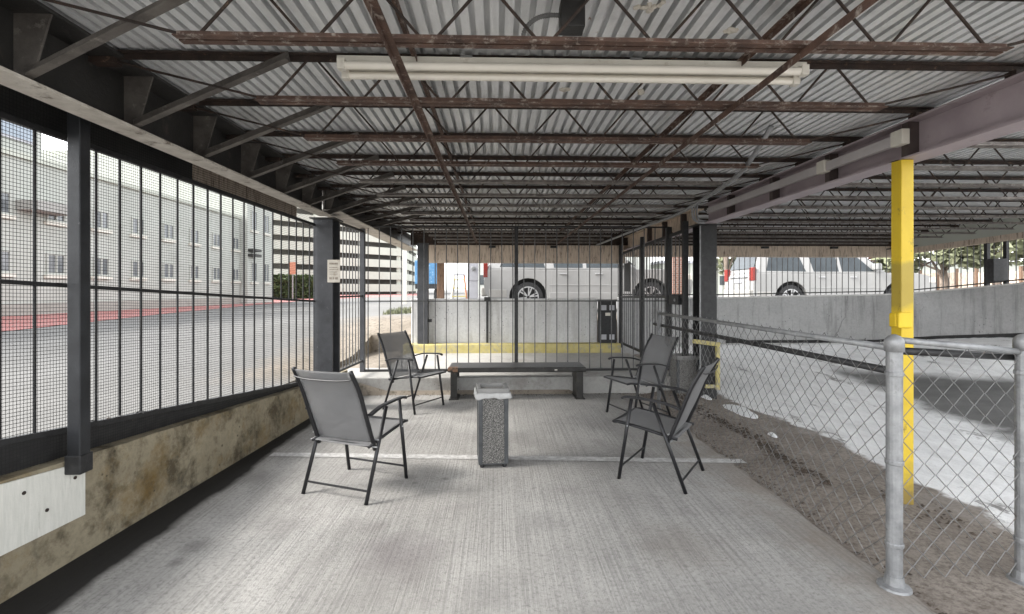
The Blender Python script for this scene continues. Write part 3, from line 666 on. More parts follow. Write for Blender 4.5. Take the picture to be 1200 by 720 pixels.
B((RX0 - .04, 3.20, 2.422), (RX0 - .0002, 6.1, 2.492)).build('trough', simple('pale_wireway', (.44, .41, .41), (.52, .49, .49), 4, .5, .1, (.3, .26, .25), 8, (.6, .75)), t, bevel=.003)
for Y in (3.10, 3.86): B((RX0 - .055, Y, 2.412), (RX0 - .0002, Y + .095, 2.512)).build('end_cover', whitep, t, bevel=.004)
t = thing('yellow_post', 'tall yellow painted steel post with a bolted clamp beside the driveway', 'post', (2.735, 3.2, 0))
yx, yy = 2.735, 3.19; h = .043
B((yx - h, yy - h, -.03), (yx + h, yy + h, 2.322)).build('shaft', ypost, t, bevel=.005)
B((yx - h - .032, yy - h - .018, 1.195), (yx + .022, yy - h + .004, 1.30)).build('clamp', yellow, t, bevel=.012)
B((yx - h - .034, yy - h + .006, 1.20), (yx - h - .003, yy + h - .02, 1.295)).build('clamp', yellow, t, bevel=.010)
B((yx - .05, yy - .02, 2.3235 - .0), (yx - .02, yy + .05, 2.3248)).build('cap_plate', beamd, t)
# black column
bx = onY(826, 300, 6.45).x
t = thing('steel_column', 'black steel column beside the gate at the end of the chain link', 'column', (bx, 6.45, 0))
m = MB().box((bx - .115, 6.34, -.02), (bx + .115, 6.356, 2.31)).box((bx - .115, 6.56, -.02), (bx + .115, 6.576, 2.31)).box((bx - .007, 6.3565, -.02), (bx + .007, 6.5595, 2.31))
m.build('shaft', black, t, bevel=.003)
B((bx - .17, 6.30, 2.312), (bx + .15, 6.61, 2.324)).build('cap_plate', girderm, t)
MB().tube([(bx - .12, 6.32, .05), (bx - .12, 6.32, 2.30)], .011, 8).build('conduit', galv, t)
# sweeping conduit
pa = [(1.97, 3.42, 2.63), (1.93, 3.58, 2.47), (1.98, 4.0, 2.382), (2.13, 5.2, 2.372), (2.19, 6.0, 2.372), (2.12, 7.2, 2.37), (2.02, 9.8, 2.365)]
tag(MB().tube([cat(pa, i / 50) for i in range(51)], .019, 10).build('conduit_pipe', galv, smooth=True), 'grey conduit pipe sweeping along under the joists toward the gate', 'conduit')
for k, (dx, dz) in enumerate(((0, 0), (.03, -.015), (.06, .01))):
    pz = [(2.45 + dx, 6.0, 2.52), (2.46 + dx, 6.05, 2.42 + dz), (2.52 + dx, 6.12, 2.34 + dz), (2.66 + dx, 6.22, 2.335 + dz)]
    tag(MB().tube([cat(pz, i / 20) for i in range(21)], .011, 8).build('conduit_drop', galv, smooth=True), ['leftmost', 'middle', 'rightmost'][k] + ' of three bent conduits at the top of the black column', 'conduit', 'bent conduits over the black column')

# ------------------------------------------------------------------ far barred fence
FX0, FX1 = cor.x, onY(784, 300, Yf).x
zt_, zm_, zb_ = onY(605, 266, Yf).z, onY(605, 353, Yf).z, onY(605, 434.5, Yf).z
t = thing('barred_fence', 'black barred fence across the far end of the floor, behind the bench', 'fence', ((FX0 + FX1) / 2, Yf, .24))
for nm, z, w in (('top_rail', zt_, .022), ('middle_rail', zm_, .016), ('bottom_rail', zb_ + .012, .032)): B((FX0, Yf - w / 2, z - w / 2), (FX1, Yf + w / 2, z + w / 2)).build(nm, blackr, t)
X = FX0 + .08; cpx = onY(605, 300, Yf).x
while X < FX1 - .03:
    if abs(X - cpx) > .05: picket(Vector((X, Yf, zb_)), Vector((X, Yf, zt_)), .008, t, greyiron)
    X += .1655
B((cpx - .027, Yf - .027, .236), (cpx + .027, Yf + .027, 2.40)).build('post', black, t, bevel=.004)
B((FX0 - .035, Yf - .035, .236), (FX0 + .035, Yf + .035, 2.36)).build('post', postm, t, bevel=.004)
# gate fence along the passage
gx = FX1
t = thing('gate_fence', 'tall black barred gate fence running back from the black column', 'fence', (gx, 7.5, .24))
GB_ = 10.1
for nm, za, zb2 in (('top_rail', onX(810, 268, gx).z, onX(738, 295, gx).z), ('middle_rail', 1.36, 1.30), ('bottom_rail', .34, .34)):
    MB().bar((gx, 6.6, za), (gx, GB_, zb2), .035, .045).build(nm, blackr, t)
Y = 6.68
while Y < GB_:
    picket(Vector((gx, Y, .34)), Vector((gx, Y, 2.24)), .0075, t, greyiron); Y += .15
for Y in (6.62, Yf, 8.6, 10.12): B((gx - .035, Y - .035, .02 if Y < 6.74 else .237), (gx + .035, Y + .035, 2.40)).build('post', black, t, bevel=.004)
lk = B((gx - .055, 6.75, 1.24), (gx + .055, 7.12, 1.37)).build('lock_box', black, t, bevel=.006)
MB().lathe((gx - .07, 6.86, 1.305), [(.006, 0), (.022, .004), (.024, .012), (.01, .016)], 'X', 12).build('knob', galv, lk)
B((gx - .012 - .02, 9.25, 1.42), (gx - .008 - .02, 9.68, 1.98)).build('sign_panel', blackr, t)
MB().bar((gx, Yf + .3, 2.50), (gx + .05, 6.7, 2.05), .016, .016).build('stay', rust, t)

# ------------------------------------------------------------------ bench
by0, by1 = 6.38, 6.86
bxl, bxr = onY(525, 433, by0).x, onY(687, 433, by0).x
t = thing('bench', 'low dark steel bench with worn rusty corner before the far fence', 'bench', ((bxl + bxr) / 2, 6.6, 0))
B((bxl, by0, .362), (bxr, by1, .425)).build('seat', benchm, t, bevel=.012)
B((bxl - .004, by0 - .003, .366), (bxl + .13, by0 + .10, .4275)).build('worn_corner', benchr, t, bevel=.01)
for x0 in (bxl + .03, bxr - .12):
    l = MB().box((x0, by0 + .03, .012), (x0 + .014, by1 - .03, .3615)).box((x0 + .0145, by0 + .03, .012), (x0 + .085, by0 + .045, .3615)).box((x0 + .0145, by1 - .045, .012), (x0 + .085, by1 - .03, .3615)).build('leg', benchm, t)
    B((x0 - .02, by0 + .0, 0), (x0 + .105, by1 - .0, .0118)).build('foot_plate', benchm, l)
B((bxr - .42, by0 - .003, .385), (bxr - .385, by0 - .0005, .40)).build('sticker', whitep, t)

# ------------------------------------------------------------------ bins
def make_bin(name, label, c, rz, w=.245, h=.60, bag=True):
    t = thing(name, label, 'waste bin', c, None, world=False); t.rotation_euler.z = rz
    q = w / 2; f = MB()
    for sx_ in (-1, 1):
        for sy in (-1, 1): f.box((sx_ * q, sy * q, .035), (sx_ * (q - .034), sy * (q - .034), h))
    f.box((-q + .001, -q + .001, .028), (q - .001, q - .001, .0349)).build('frame', binm, t, bevel=.005)
    pn = .012
    for k in range(4):
        a = k * PI / 2; m = B((-q + .0345, -q + pn - .006, .0352), (q - .0345, -q + pn, h - .006)).build('panel', pebm, t); m.rotation_euler.z = a
    for sx_ in (-1, 1):
        for sy in (-1, 1): MB().lathe((sx_ * (q - .03), sy * (q - .03), 0), [(.016, 0), (.018, .01), (.016, .0278)], n=10).build('foot', black, t)
    rim = MB(); r = q + .006
    for a_, b2 in (((-r, -r), (r, -r + .03)), ((-r, r - .03), (r, r)), ((-r, -r + .0302), (-r + .03, r - .0302)), ((r - .03, -r + .0302), (r, r - .0302))): rim.box((*a_, h + .001), (*b2, h + .052))
    rim.build('lid', binlid, t, bevel=.005)
    B((-r + .031, -r + .031, h - .01), (r - .031, r - .031, h + .024)).build('sand_tray', simple('ash_sand', (.20, .195, .185), (.34, .33, .31), 40, .9), t)
    if bag:
        m = MB(); n = 64; prev = []; R0 = q + .0125
        prof = [(.004, h + .018), (.010, h + .012), (.013, h + .0), (.016, h - .012), (.016, h - .020)]
        for j, (o_, z) in enumerate(prof):
            for k in range(n):
                u = k / n * 4; side = int(u); f_ = (u - side) * 2 - 1
                x, y = [(f_, -1), (1, f_), (-f_, 1), (-1, -f_)][side]
                rr = R0 - .004 + o_ + .003 * math.sin(k * 1.7 + j) + .002 * math.sin(k * 3.1)
                drop = -.006 * (j / 4) * (1 + math.sin(k * .55 + 1) + .6 * math.sin(k * 1.3)) - (.022 * (j / 4) if 50 < k < 55 else 0)
                m.v.append((x * rr, y * rr, z + drop))
        for j in range(4):
            for k in range(n): m.f.append((j * n + k, j * n + (k + 1) % n, (j + 1) * n + (k + 1) % n, (j + 1) * n + k))
        o = m.build('bag', plastic, t, smooth=True, recalc=False)
        so = o.modifiers.new('film', 'SOLIDIFY'); so.thickness = .002
    return t
make_bin('waste_bin', 'square pebble sided waste bin with white bag in the middle of the floor', C2W(-.165, 4.06), -YAW * .3 + .10, .245, .595)
bp = G(806, 466); make_bin('waste_bin', 'square grey bin behind the chain link by the black column', Vector((bp.x + .02, bp.y + .2, 0)), .03, .30, .50, bag=False)

# ------------------------------------------------------------------ folding chairs
def make_chair():
    t = thing('folding_chair', '', 'chair', (0, 0, 0), 'folding chairs on the floor', world=False)
    W = .255; r = .0138
    rear0, rear1 = (-.265, 0), (-.03, .615); fr0, fr1 = (.235, 0), (.135, .625)
    b0, b1, b2 = (-.13, .33), (-.30, .76), (-.385, .915)
    s0, s1, s2 = (-.185, .375), (.10, .415), (.285, .435)
    def V(p, x): return (x, p[0], p[1])
    for s in (-1, 1):
        MB().tube([V(rear0, s * (W + .012)), V(rear1, s * (W + .012))], r, 10).build('leg', chairf, t, smooth=True)
        MB().tube([V(fr0, s * (W + .012)), V(fr1, s * (W + .012))], r, 10).build('leg', chairf, t, smooth=True)
        ar = [cat([(s * (W + .014), -.225, .595), (s * (W + .016), -.10, .628), (s * (W + .022), .06, .640), (s * (W + .026), .17, .640), (s * (W + .022), .205, .625)], i / 14) for i in range(15)]
        a = MB()
        for i in range(14): a.bar(ar[i], ar[i + 1] + (ar[i + 1] - ar[i]) * .08, .034 if i < 12 else .030, .016)
        a.build('armrest', chairf, t, bevel=.005)
        MB().tube([cat([V(b0, s * (W - .012)), V((-.225, .57), s * (W - .012)), V(b1, s * (W - .012)), V(b2, s * (W - .018))], i / 16) for i in range(17)], .0148, 10).build('back_post', chairf, t, smooth=True)
        MB().tube([V((-.20, .368), s * (W - .014)), V(s1, s * (W - .014)), V((.25, .432), s * (W - .014)), V((.292, .425), s * (W - .02))], .0115, 10).build('seat_rail', chairf, t, smooth=True)
        for (u, z) in ((-.165, .36), (.163, .42), (-.145, .405)): MB().tube([(s * (W - .03), u, z), (s * (W + .03), u, z)], .006, 6).build('bolt', galv, t)
    MB().tube([V((-.235, .08), -W), V((-.235, .08), W)], .008, 8).build('stretcher', chairf, t)
    MB().tube([V((.218, .10), -W), V((.218, .10), W)], .008, 8).build('stretcher', chairf, t)
    for nm, y, z in (('cross_bar', -.155, .36), ('cross_bar', .29, .427)): MB().tube([(-W + .014, y, z), (W - .014, y, z)], .010, 8).build(nm, chairf, t)
    tb = [cat([(-W + .018, b2[0], b2[1]), (-.12, b2[0] - .012, b2[1] - .012), (.12, b2[0] - .012, b2[1] - .012), (W - .018, b2[0], b2[1])], i / 10) for i in range(11)]
    def sheet(path, nm, sag):
        m = MB(); nx_, ny = 12, 20; hw = W - .022
        for j in range(ny + 1):
            p = cat([(0, q[0], q[1]) for q in path], j / ny)
            q = cat([(0, q[0], q[1]) for q in path], min(1, j / ny + .02)) - cat([(0, q[0], q[1]) for q in path], max(0, j / ny - .02)); nrm = Vector((0, -q.z, q.y)).normalized()
            for i in range(nx_ + 1):
                f = i / nx_ * 2 - 1; m.v.append(tuple(p + Vector((f * hw, 0, 0)) + nrm * sag * (1 - f * f) * (.4 + .6 * math.sin(PI * j / ny))))
        for j in range(ny):
            for i in range(nx_): a = j * (nx_ + 1) + i; m.f.append((a, a + 1, a + nx_ + 2, a + nx_ + 1))
        o = m.build(nm, slingt, t, smooth=True, recalc=False); so = o.modifiers.new('cloth', 'SOLIDIFY'); so.thickness = .003; return o
    bk_ = sheet([(-.14, .385), (-.222, .57), b1, (b2[0] - .003, b2[1] - .006)], 'backrest', .022)
    MB().tube([p + Vector((0, .004, -.055)) for p in tb], .005, 6).build('seam', chairf, bk_)
    sheet([(-.19, .372), s1, (.25, .437), (.293, .432)], 'seat', -.022)
    return t
proto = make_chair()
def cw(px, d): return (px - HX) / F * d
chairs = [((-1.145, 3.60), (.147, .405), 'grey sling folding chair seen from behind, nearest the screen fence', .0),
          ((-1.20, 5.98), (.50, -.29), 'grey sling folding chair at the left end of the bench', 0),
          ((1.44, 5.57), (-.535, -.20), 'grey sling folding chair at the right end of the bench, facing it', 0),
          ((1.165, 3.81), (-.427, .287), 'black framed folding chair seen from its side, nearest the chain link fence', 0)]
for i, ((xc, d), (fx, fd), lab, _) in enumerate(chairs):
    o = proto if i == 0 else copy_tree(proto)
    p = C2W(xc, d); f = C2W(fx, fd)
    o.location = p; o.rotation_euler.z = math.atan2(-f.x, f.y); o['label'] = lab

# ------------------------------------------------------------------ chain link fences
def chain_link(A, B2, z0, zt, parent, w=.055, r=.0022):
    A, B2 = Vector(A), Vector(B2); u = (B2 - A); u.z = 0; Ln = u.length; u.normalize(); nrm = Vector((-u.y, u.x, 0))
    m = MB(); k = 0; hstep = .056
    while (k + 1) * w <= Ln + .001:
        f = k * w / Ln; zlow = z0(f) if callable(z0) else z0; ztop = zt(f) if callable(zt) else zt
        n = int((ztop - zlow) / hstep); pts = []
        for i in range(n + 1):
            sft = w * (k + ((i + k) % 2)); bulge = .012 * math.sin(k * .23) * math.sin(i * .5)
            p = A + u * sft; p = p + nrm * ((.002 if (i + k) % 2 else -.002) + bulge); p.z = zlow + i * hstep; pts.append(p)
        vs = []; 
        for p in pts:
            for (a, b) in ((1, 0), (0, 1), (-1, 0), (0, -1)): vs.append(p + u * a * r * 1.4 + nrm * b * r)
        m.add(vs, [(4 * i + q, 4 * i + (q + 1) % 4, 4 * i + 4 + (q + 1) % 4, 4 * i + 4 + q) for i in range(len(pts) - 1) for q in range(4)])
        k += 1
    return m.build('wire_fabric', galvd, parent, recalc=False)
fa = G(1048, 688); fb_ = C2W(1.79, 5.9); fc = C2W(2.54, 2.40)
t = thing('chain_link_fence', 'long chain link fence panel along the dirt edge beside the chairs', 'fence', (fa.x, fa.y, 0))
chain_link(fa + Vector((0, .03, 0)), fb_, .02, 1.205, t)
MB().tube([(fa.x, fa.y + .02, 1.165), (fb_.x, fb_.y, 1.165)], .017, 10).build('top_rail', galv, t, smooth=True)
MB().tube([(fa.x + .03, fa.y + .02, 1.045), (fb_.x + .045, fb_.y + .3, 1.015)], .019, 10).build('middle_rail', black, t, smooth=True)
MB().tube([(fb_.x, fb_.y, 0), (fb_.x, fb_.y, 1.20)], .024, 12).build('end_post', galv, t, smooth=True)
def galv_post(p, lab, zt=1.20, r=.034):
    t = thing('fence_post', lab, 'post', p)
    MB().lathe((p.x, p.y, 0), [(r, 0), (r, zt)], n=18).build('pipe', galv, t, smooth=False)
    MB().lathe((p.x, p.y, zt), [(r + .007, -.05), (r + .007, 0), (r + .003, .012), (r * .7, .026), (.006, .034)], n=18).build('cap', galv, t, smooth=True)
    MB().lathe((p.x, p.y, 0), [(r + .038, 0), (r + .034, .010), (r + .010, .018), (r + .004, .06)], n=14).build('base_collar', galv, t)
    for z in (1.03, .60, .20): MB().lathe((p.x, p.y, z), [(r + .003, 0), (r + .005, .004), (r + .005, .018), (r + .003, .022)], n=16).build('band', galv, t)
galv_post(fa, 'round galvanised fence post in front of the yellow post')
galv_post(fc, 'round galvanised fence post at the right edge of the view')
t = thing('chain_link_fence', 'short chain link fence panel between the two round galvanised posts', 'fence', (fc.x, fc.y, 0))
chain_link(fa + Vector((.04, 0, 0)), fc - Vector((.03, 0, 0)), .04, lambda f: 1.215 - .05 * f, t)
MB().tube([Vector((fa.x + .03, fa.y, 1.205)), Vector((fc.x - .03, fc.y, 1.145))], .016, 10).build('top_rail', galv, t, smooth=True)
MB().tube([Vector((fa.x + .03, fa.y + .03, 1.150)), Vector((fc.x - .0, fc.y + .04, 1.112))], .019, 10).build('middle_rail', black, t, smooth=True)
t = thing('chain_link_fence', 'chain link fence running right out of view from the last post', 'fence', (fc.x + 1, fc.y, 0))
chain_link(fc + Vector((.04, 0, 0)), fc + Vector((1.6, .05, 0)), .04, 1.17, t)
MB().tube([Vector((fc.x + .03, fc.y, 1.145)), Vector((fc.x + 1.6, fc.y + .05, 1.14))], .016, 10).build('top_rail', galv, t, smooth=True)
# yellow pipe guard
gp = 6.27
a1, a2, a3, a4 = onY(812, 400, gp), onY(840, 404, gp), onY(840, 455, gp), onY(826, 453, gp)
tag(MB().bar(a1, a2 + Vector((.035, 0, 0)), .05, .055).bar(a2 + Vector((.0095, 0, -.028)), Vector((a2.x + .0095, gp, a3.z - .02)), .05, .05).bar(a4, Vector((a3.x - .017, gp, a4.z)), .045, .045).build('pipe_guard', yellowd, bevel=.008), 'faded yellow bent bracket guard behind the chain link fence', 'guard')
# crumbs and dead leaves along the dirt ridge and the foot of the step
m = MB()
def crumb(X, Y, z, s_):
    a = random.uniform(0, PI); u = Vector((math.cos(a), math.sin(a), random.uniform(-.3, .3))) * s_; v = Vector((-math.sin(a), math.cos(a), random.uniform(-.3, .3))) * s_ * random.uniform(.3, .8); p = Vector((X, Y, z + s_ * .3)); h_ = Vector((0, 0, s_ * random.uniform(.25, .6)))
    m.add([p - u, p + v, p + u, p - v, p + h_], [(0, 1, 4), (1, 2, 4), (2, 3, 4), (3, 0, 4)])
for i in range(900):
    Y = random.uniform(3.4, 6.4); X = 2.42 + random.gauss(0, .05) + .05 * math.sin(Y * 3)
    crumb(X, Y, drive_z(X, Y) - .004, abs(random.gauss(0, .012)) + .004)
for i in range(500):
    Y = random.uniform(2, 6.6); X = 1.97 + abs(random.gauss(0, .05)); crumb(X, Y, 0, abs(random.gauss(0, .006)) + .003)
for i in range(500): crumb(random.uniform(-2.0, 2.2), 6.73 - abs(random.gauss(0, .04)), 0, abs(random.gauss(0, .006)) + .003)
for i in range(60): X = 2.75 + random.gauss(0, .12); Y = 3.0 + random.gauss(0, .15); crumb(X, Y, drive_z(X, Y), random.uniform(.008, .022))
o = m.build('debris', simple('dead_leaf_debris', (.03, .024, .02), (.10, .075, .055), 25, .9, 0, (.22, .19, .16), 40, (.6, .7), 0), recalc=False); tag(o, 'dark crumbs and dead leaves along the dirt ridge and floor edges', 'debris', None, 'stuff')
for k, (px, py, sx_, sy) in enumerate(((866, 482, .22, .34), (826, 468, .10, .16), (905, 512, .05, .07))):
    p = G(px, py); m = MB()
    m.lathe((0, 0, 0), [(1, 0), (.93, .25), (.7, .6), (.35, .9), (.05, 1)], n=22)
    m.v = [(p.x + x * sx_ * (1 + .15 * math.sin(5 * math.atan2(y, x))) * .6, p.y + y * sy * (1 + .12 * math.sin(3 * math.atan2(y, x))), drive_z(p.x, p.y) - .005 + z * .035) for (x, y, z) in m.v]
    tag(m.build('snow_patch', simple('old_snow', (.74, .75, .76), (.82, .82, .82), 30, .7, 0, (.45, .44, .42), 40, (.6, .7), .5, 60), smooth=True), ['largest leftover snow patch beside the yellow bracket guard', 'leftover snow patch nearest the grey bin', 'smallest leftover snow patch on the dirt ridge'][k], 'snow patch')

# ------------------------------------------------------------------ far walls and fascias
t = thing('barrier_wall', 'whitewashed concrete barrier wall under the white car with open trunk side', 'wall', (0, 9.8, .4))
t['label'] = 'whitewashed concrete barrier wall behind the far barred fence and yellow kerb'
wl, wr = onY(482, 375, 9.66).x, onY(700, 375, 9.66).x
B((wl, 9.662, .1), (wr, 9.86, 1.235)).build('wall_body', whitewall, t, bevel=.015)
B((wl - .01, 9.64, 1.237), (wr + .0, 9.88, 1.275)).build('coping', whitewall, t, bevel=.01)
for k, px in enumerate((571,)):
    X = onY(px, 375, 9.6).x
    tag(MB().box((X - .022, 9.60, .401), (X + .022, 9.635, 1.22)).box((X - .06, 9.58, 1.222), (X + .06, 9.635, 1.31)).build('vent_pipe', blackr, bevel=.004), 'thin dark upright bar with a grey block on top, against the white barrier', 'pipe')
ux = onY(711, 375, 9.6).x
t = thing('utility_box', 'tall black utility cabinet at the right end of the white barrier', 'cabinet', (ux, 9.62, .4))
B((ux - .17, 9.50, .401), (ux + .17, 9.655, 1.25)).build('body', black, t, bevel=.008)
for sx_ in (-.08, .08):
    for z in (.52, 1.1): B((ux + sx_ - .05, 9.494, z - .05), (ux + sx_ + .05, 9.4995, z + .05)).build('vent', greyp, t)
B((ux - .05, 9.494, .94), (ux + .05, 9.4995, 1.00)).build('label_plate', whitep, t)
# grey column in the passage
p = onY(496, 350, 9.55); t = thing('steel_column', 'square grey steel column standing at the left end of the white barrier', 'column', (p.x, 9.3, .3))
B((p.x - .10, 9.45, .2), (p.x + .10, 9.63, 2.365)).build('shaft', postm, t, bevel=.006)
B((p.x + .102, 9.5, .82), (p.x + .17, 9.54, .88)).build('bracket', black, t)
# fascia beams along the far and right edges
XL = onY(498, 300, 10.2).x; XR = 8.62
zf0, zf1 = onY(650, 308, 10.2).z, onY(650, 291, 10.2).z
zr0 = onY(950, 301.5, 10.2).z
tag(B((XL, 10.2, zf0 - .01), (gx + .12, 10.30, zf1 + .06)).build('fascia_beam', fasciam, bevel=.005), 'stained brown fascia beam across the far end, above the white barrier', 'fascia')
tag(B((gx + .122, 10.2, zr0), (XR, 10.30, zf1 + .06)).build('fascia_beam', fasciam, bevel=.005), 'shallower stained brown fascia beam above the ramp retaining wall and white wagon', 'fascia')
t = thing('edge_beam', 'dark rusty edge beam above the far stained fascia', 'beam', (3, 10.25, zf1))
B((XL - .3, 10.21, zf1 + .062), (XR, 10.29, 2.685)).build('web', rust, t)
q1, q2 = onX(1078, 297, 8.62), onX(1200, 279, 8.62)
m = MB().prism([(8.62, 10.30, q1.z), (8.62, q2.y, q2.z), (8.62, 1.5, q2.z + .5), (8.62, 1.5, q2.z + .60), (8.62, q2.y, q2.z + .10), (8.62, 10.30, q1.z + .11)], (.10, 0, 0))
o = MB().prism([(8.63, 10.29, q1.z + .112), (8.63, q2.y, q2.z + .102), (8.63, 1.5, q2.z + .602), (8.63, 1.5, 3.3), (8.63, 10.29, 2.7)], (.06, 0, 0)).build('edge_wall', deckwhite)
tag(o, 'pale concrete upstand above the sloping right fascia', 'wall')
tag(m.build('fascia_beam', fasciam), 'stained brown fascia beam sloping along the right edge of the roof', 'fascia')
for px in (577, 649, 897, 978, 1050):
    X = onY(px, 294, 10.15).x; tag(B((X - .07, 10.13, zf1 + .0), (X + .07, 10.197, zf1 + .045)).build('anchor_plate', blackr), {577: 'dark anchor plate on far fascia above the white car tail lamp', 649: 'dark anchor plate on far fascia above the middle of the white barrier', 897: 'dark anchor plate on far fascia above the parked white wagon tail', 978: 'dark anchor plate on far fascia above the parked white wagon roof', 1050: 'dark anchor plate on far fascia just left of the yellow post'}[px], 'plate', 'anchor plates on the far fascia')
# ramp retaining wall
m = MB(); W0 = 10.45
def wall_strip(pts):
    vs = []
    for (x, y, zb2, zt2, nx_, ny) in pts: vs += [(x, y, zb2), (x, y, zt2), (x + nx_ * .18, y + ny * .18, zt2), (x + nx_ * .18, y + ny * .18, zb2)]
    n = len(pts); return MB().add(vs, [(4 * i + k, 4 * i + (k + 1) % 4, 4 * i + 4 + (k + 1) % 4, 4 * i + 4 + k) for i in range(n - 1) for k in range(4)] + [(0, 1, 2, 3), (4 * n - 1, 4 * n - 2, 4 * n - 3, 4 * n - 4)])
zA = onY(845, 350, W0).z; zB = onX(1075, 347, 8.6).z; zC = onX(1200, 333, 8.6).z; yC = onX(1200, 333, 8.6).y
ZT = lambda Y: zB + (zC - zB) * (10.2 - Y) / (10.2 - yC)
pts = [(gx + .05, W0, -.2, zA, 0, 1), (5, W0, -.2, zA, 0, 1), (7.6, W0, -.2, zB - .01, 0, 1), (8.25, 10.3, -.2, zB, .5, .85), (8.55, 9.8, -.2, ZT(9.8), .85, .5), (8.6, 9.2, -.2, ZT(9.2), 1, 0), (8.6, yC, -.2, zC, 1, 0), (8.6, 1.5, -.2, zC + .35, 1, 0)]
t = thing('ramp_wall', 'grey stained retaining wall curving up along the far side of the driveway', 'wall', (6, W0, 0))
wall_strip(pts).build('wall_body', rampwall, t)
wall_strip([(x - .01 * nx_, y - .01 * ny, zt2 + .001, zt2 + .03, nx_ * 1.1, ny * 1.1) for (x, y, _, zt2, nx_, ny) in pts]).build('coping', simple('pale_coping', (.62, .61, .59), (.70, .69, .67), 6, .8), t)
t2 = wall_strip([(x - .02 * nx_, y - .02 * ny, drive_z(min(x, 8.6), y) - .05, drive_z(min(x, 8.6), y) + .05, nx_ * .09, ny * .09) for (x, y, _, zt2, nx_, ny) in pts[1:]]).build('base_kerb', blackr, t)
# railing on the ramp wall
t = thing('ramp_railing', 'thin black barred railing standing on top of the ramp retaining wall', 'railing', (6, W0 + .1, 1.3))
dense = []
for i in range(len(pts) - 1):
    a, b2 = pts[i], pts[i + 1]; L_ = math.hypot(b2[0] - a[0], b2[1] - a[1]); n = max(1, int(L_ / .02))
    for k in range(n):
        f = k / n; dense.append(Vector((a[0] + (b2[0] - a[0]) * f + .09 * a[4], a[1] + (b2[1] - a[1]) * f + .09 * a[5], a[3] + (b2[3] - a[3]) * f)))
acc = 0; last = dense[0]; cnt = 0; nxt = 0
for p in dense:
    acc += (p - last).length; last = p
    if acc >= nxt and p.y > 4.5 and cnt < 95:
        if cnt in (14, 64): B((p.x - .03, p.y - .03, p.z + .031), (p.x + .03, p.y + .03, p.z + 1.0)).build('post', black, t)
        else: picket(p + Vector((0, 0, .031)), p + Vector((0, 0, 1.0)), .008, t, greyiron, 5)
        cnt += 1; nxt += .122
for dz, nm in ((.085, 'bottom_rail'), (.99, 'top_rail')):
    MB().tube([p + Vector((0, 0, dz)) for p in dense[::12] if p.y > 4.4], .013, 6).build(nm, blackr, t)
# dark box on the railing
p = P(1168, 317, 8.35)
t = thing('speaker_box', 'dark rectangular box hung on a post of the ramp railing', 'box', (p.x, p.y, p.z))
B((p.x - .12, p.y - .06, p.z - .20), (p.x + .14, p.y + .06, p.z + .20)).build('body', black, t, bevel=.01)
B((p.x + .142, p.y - .03, p.z - .55), (p.x + .19, p.y + .03, p.z + .62)).build('bracket', black, t)

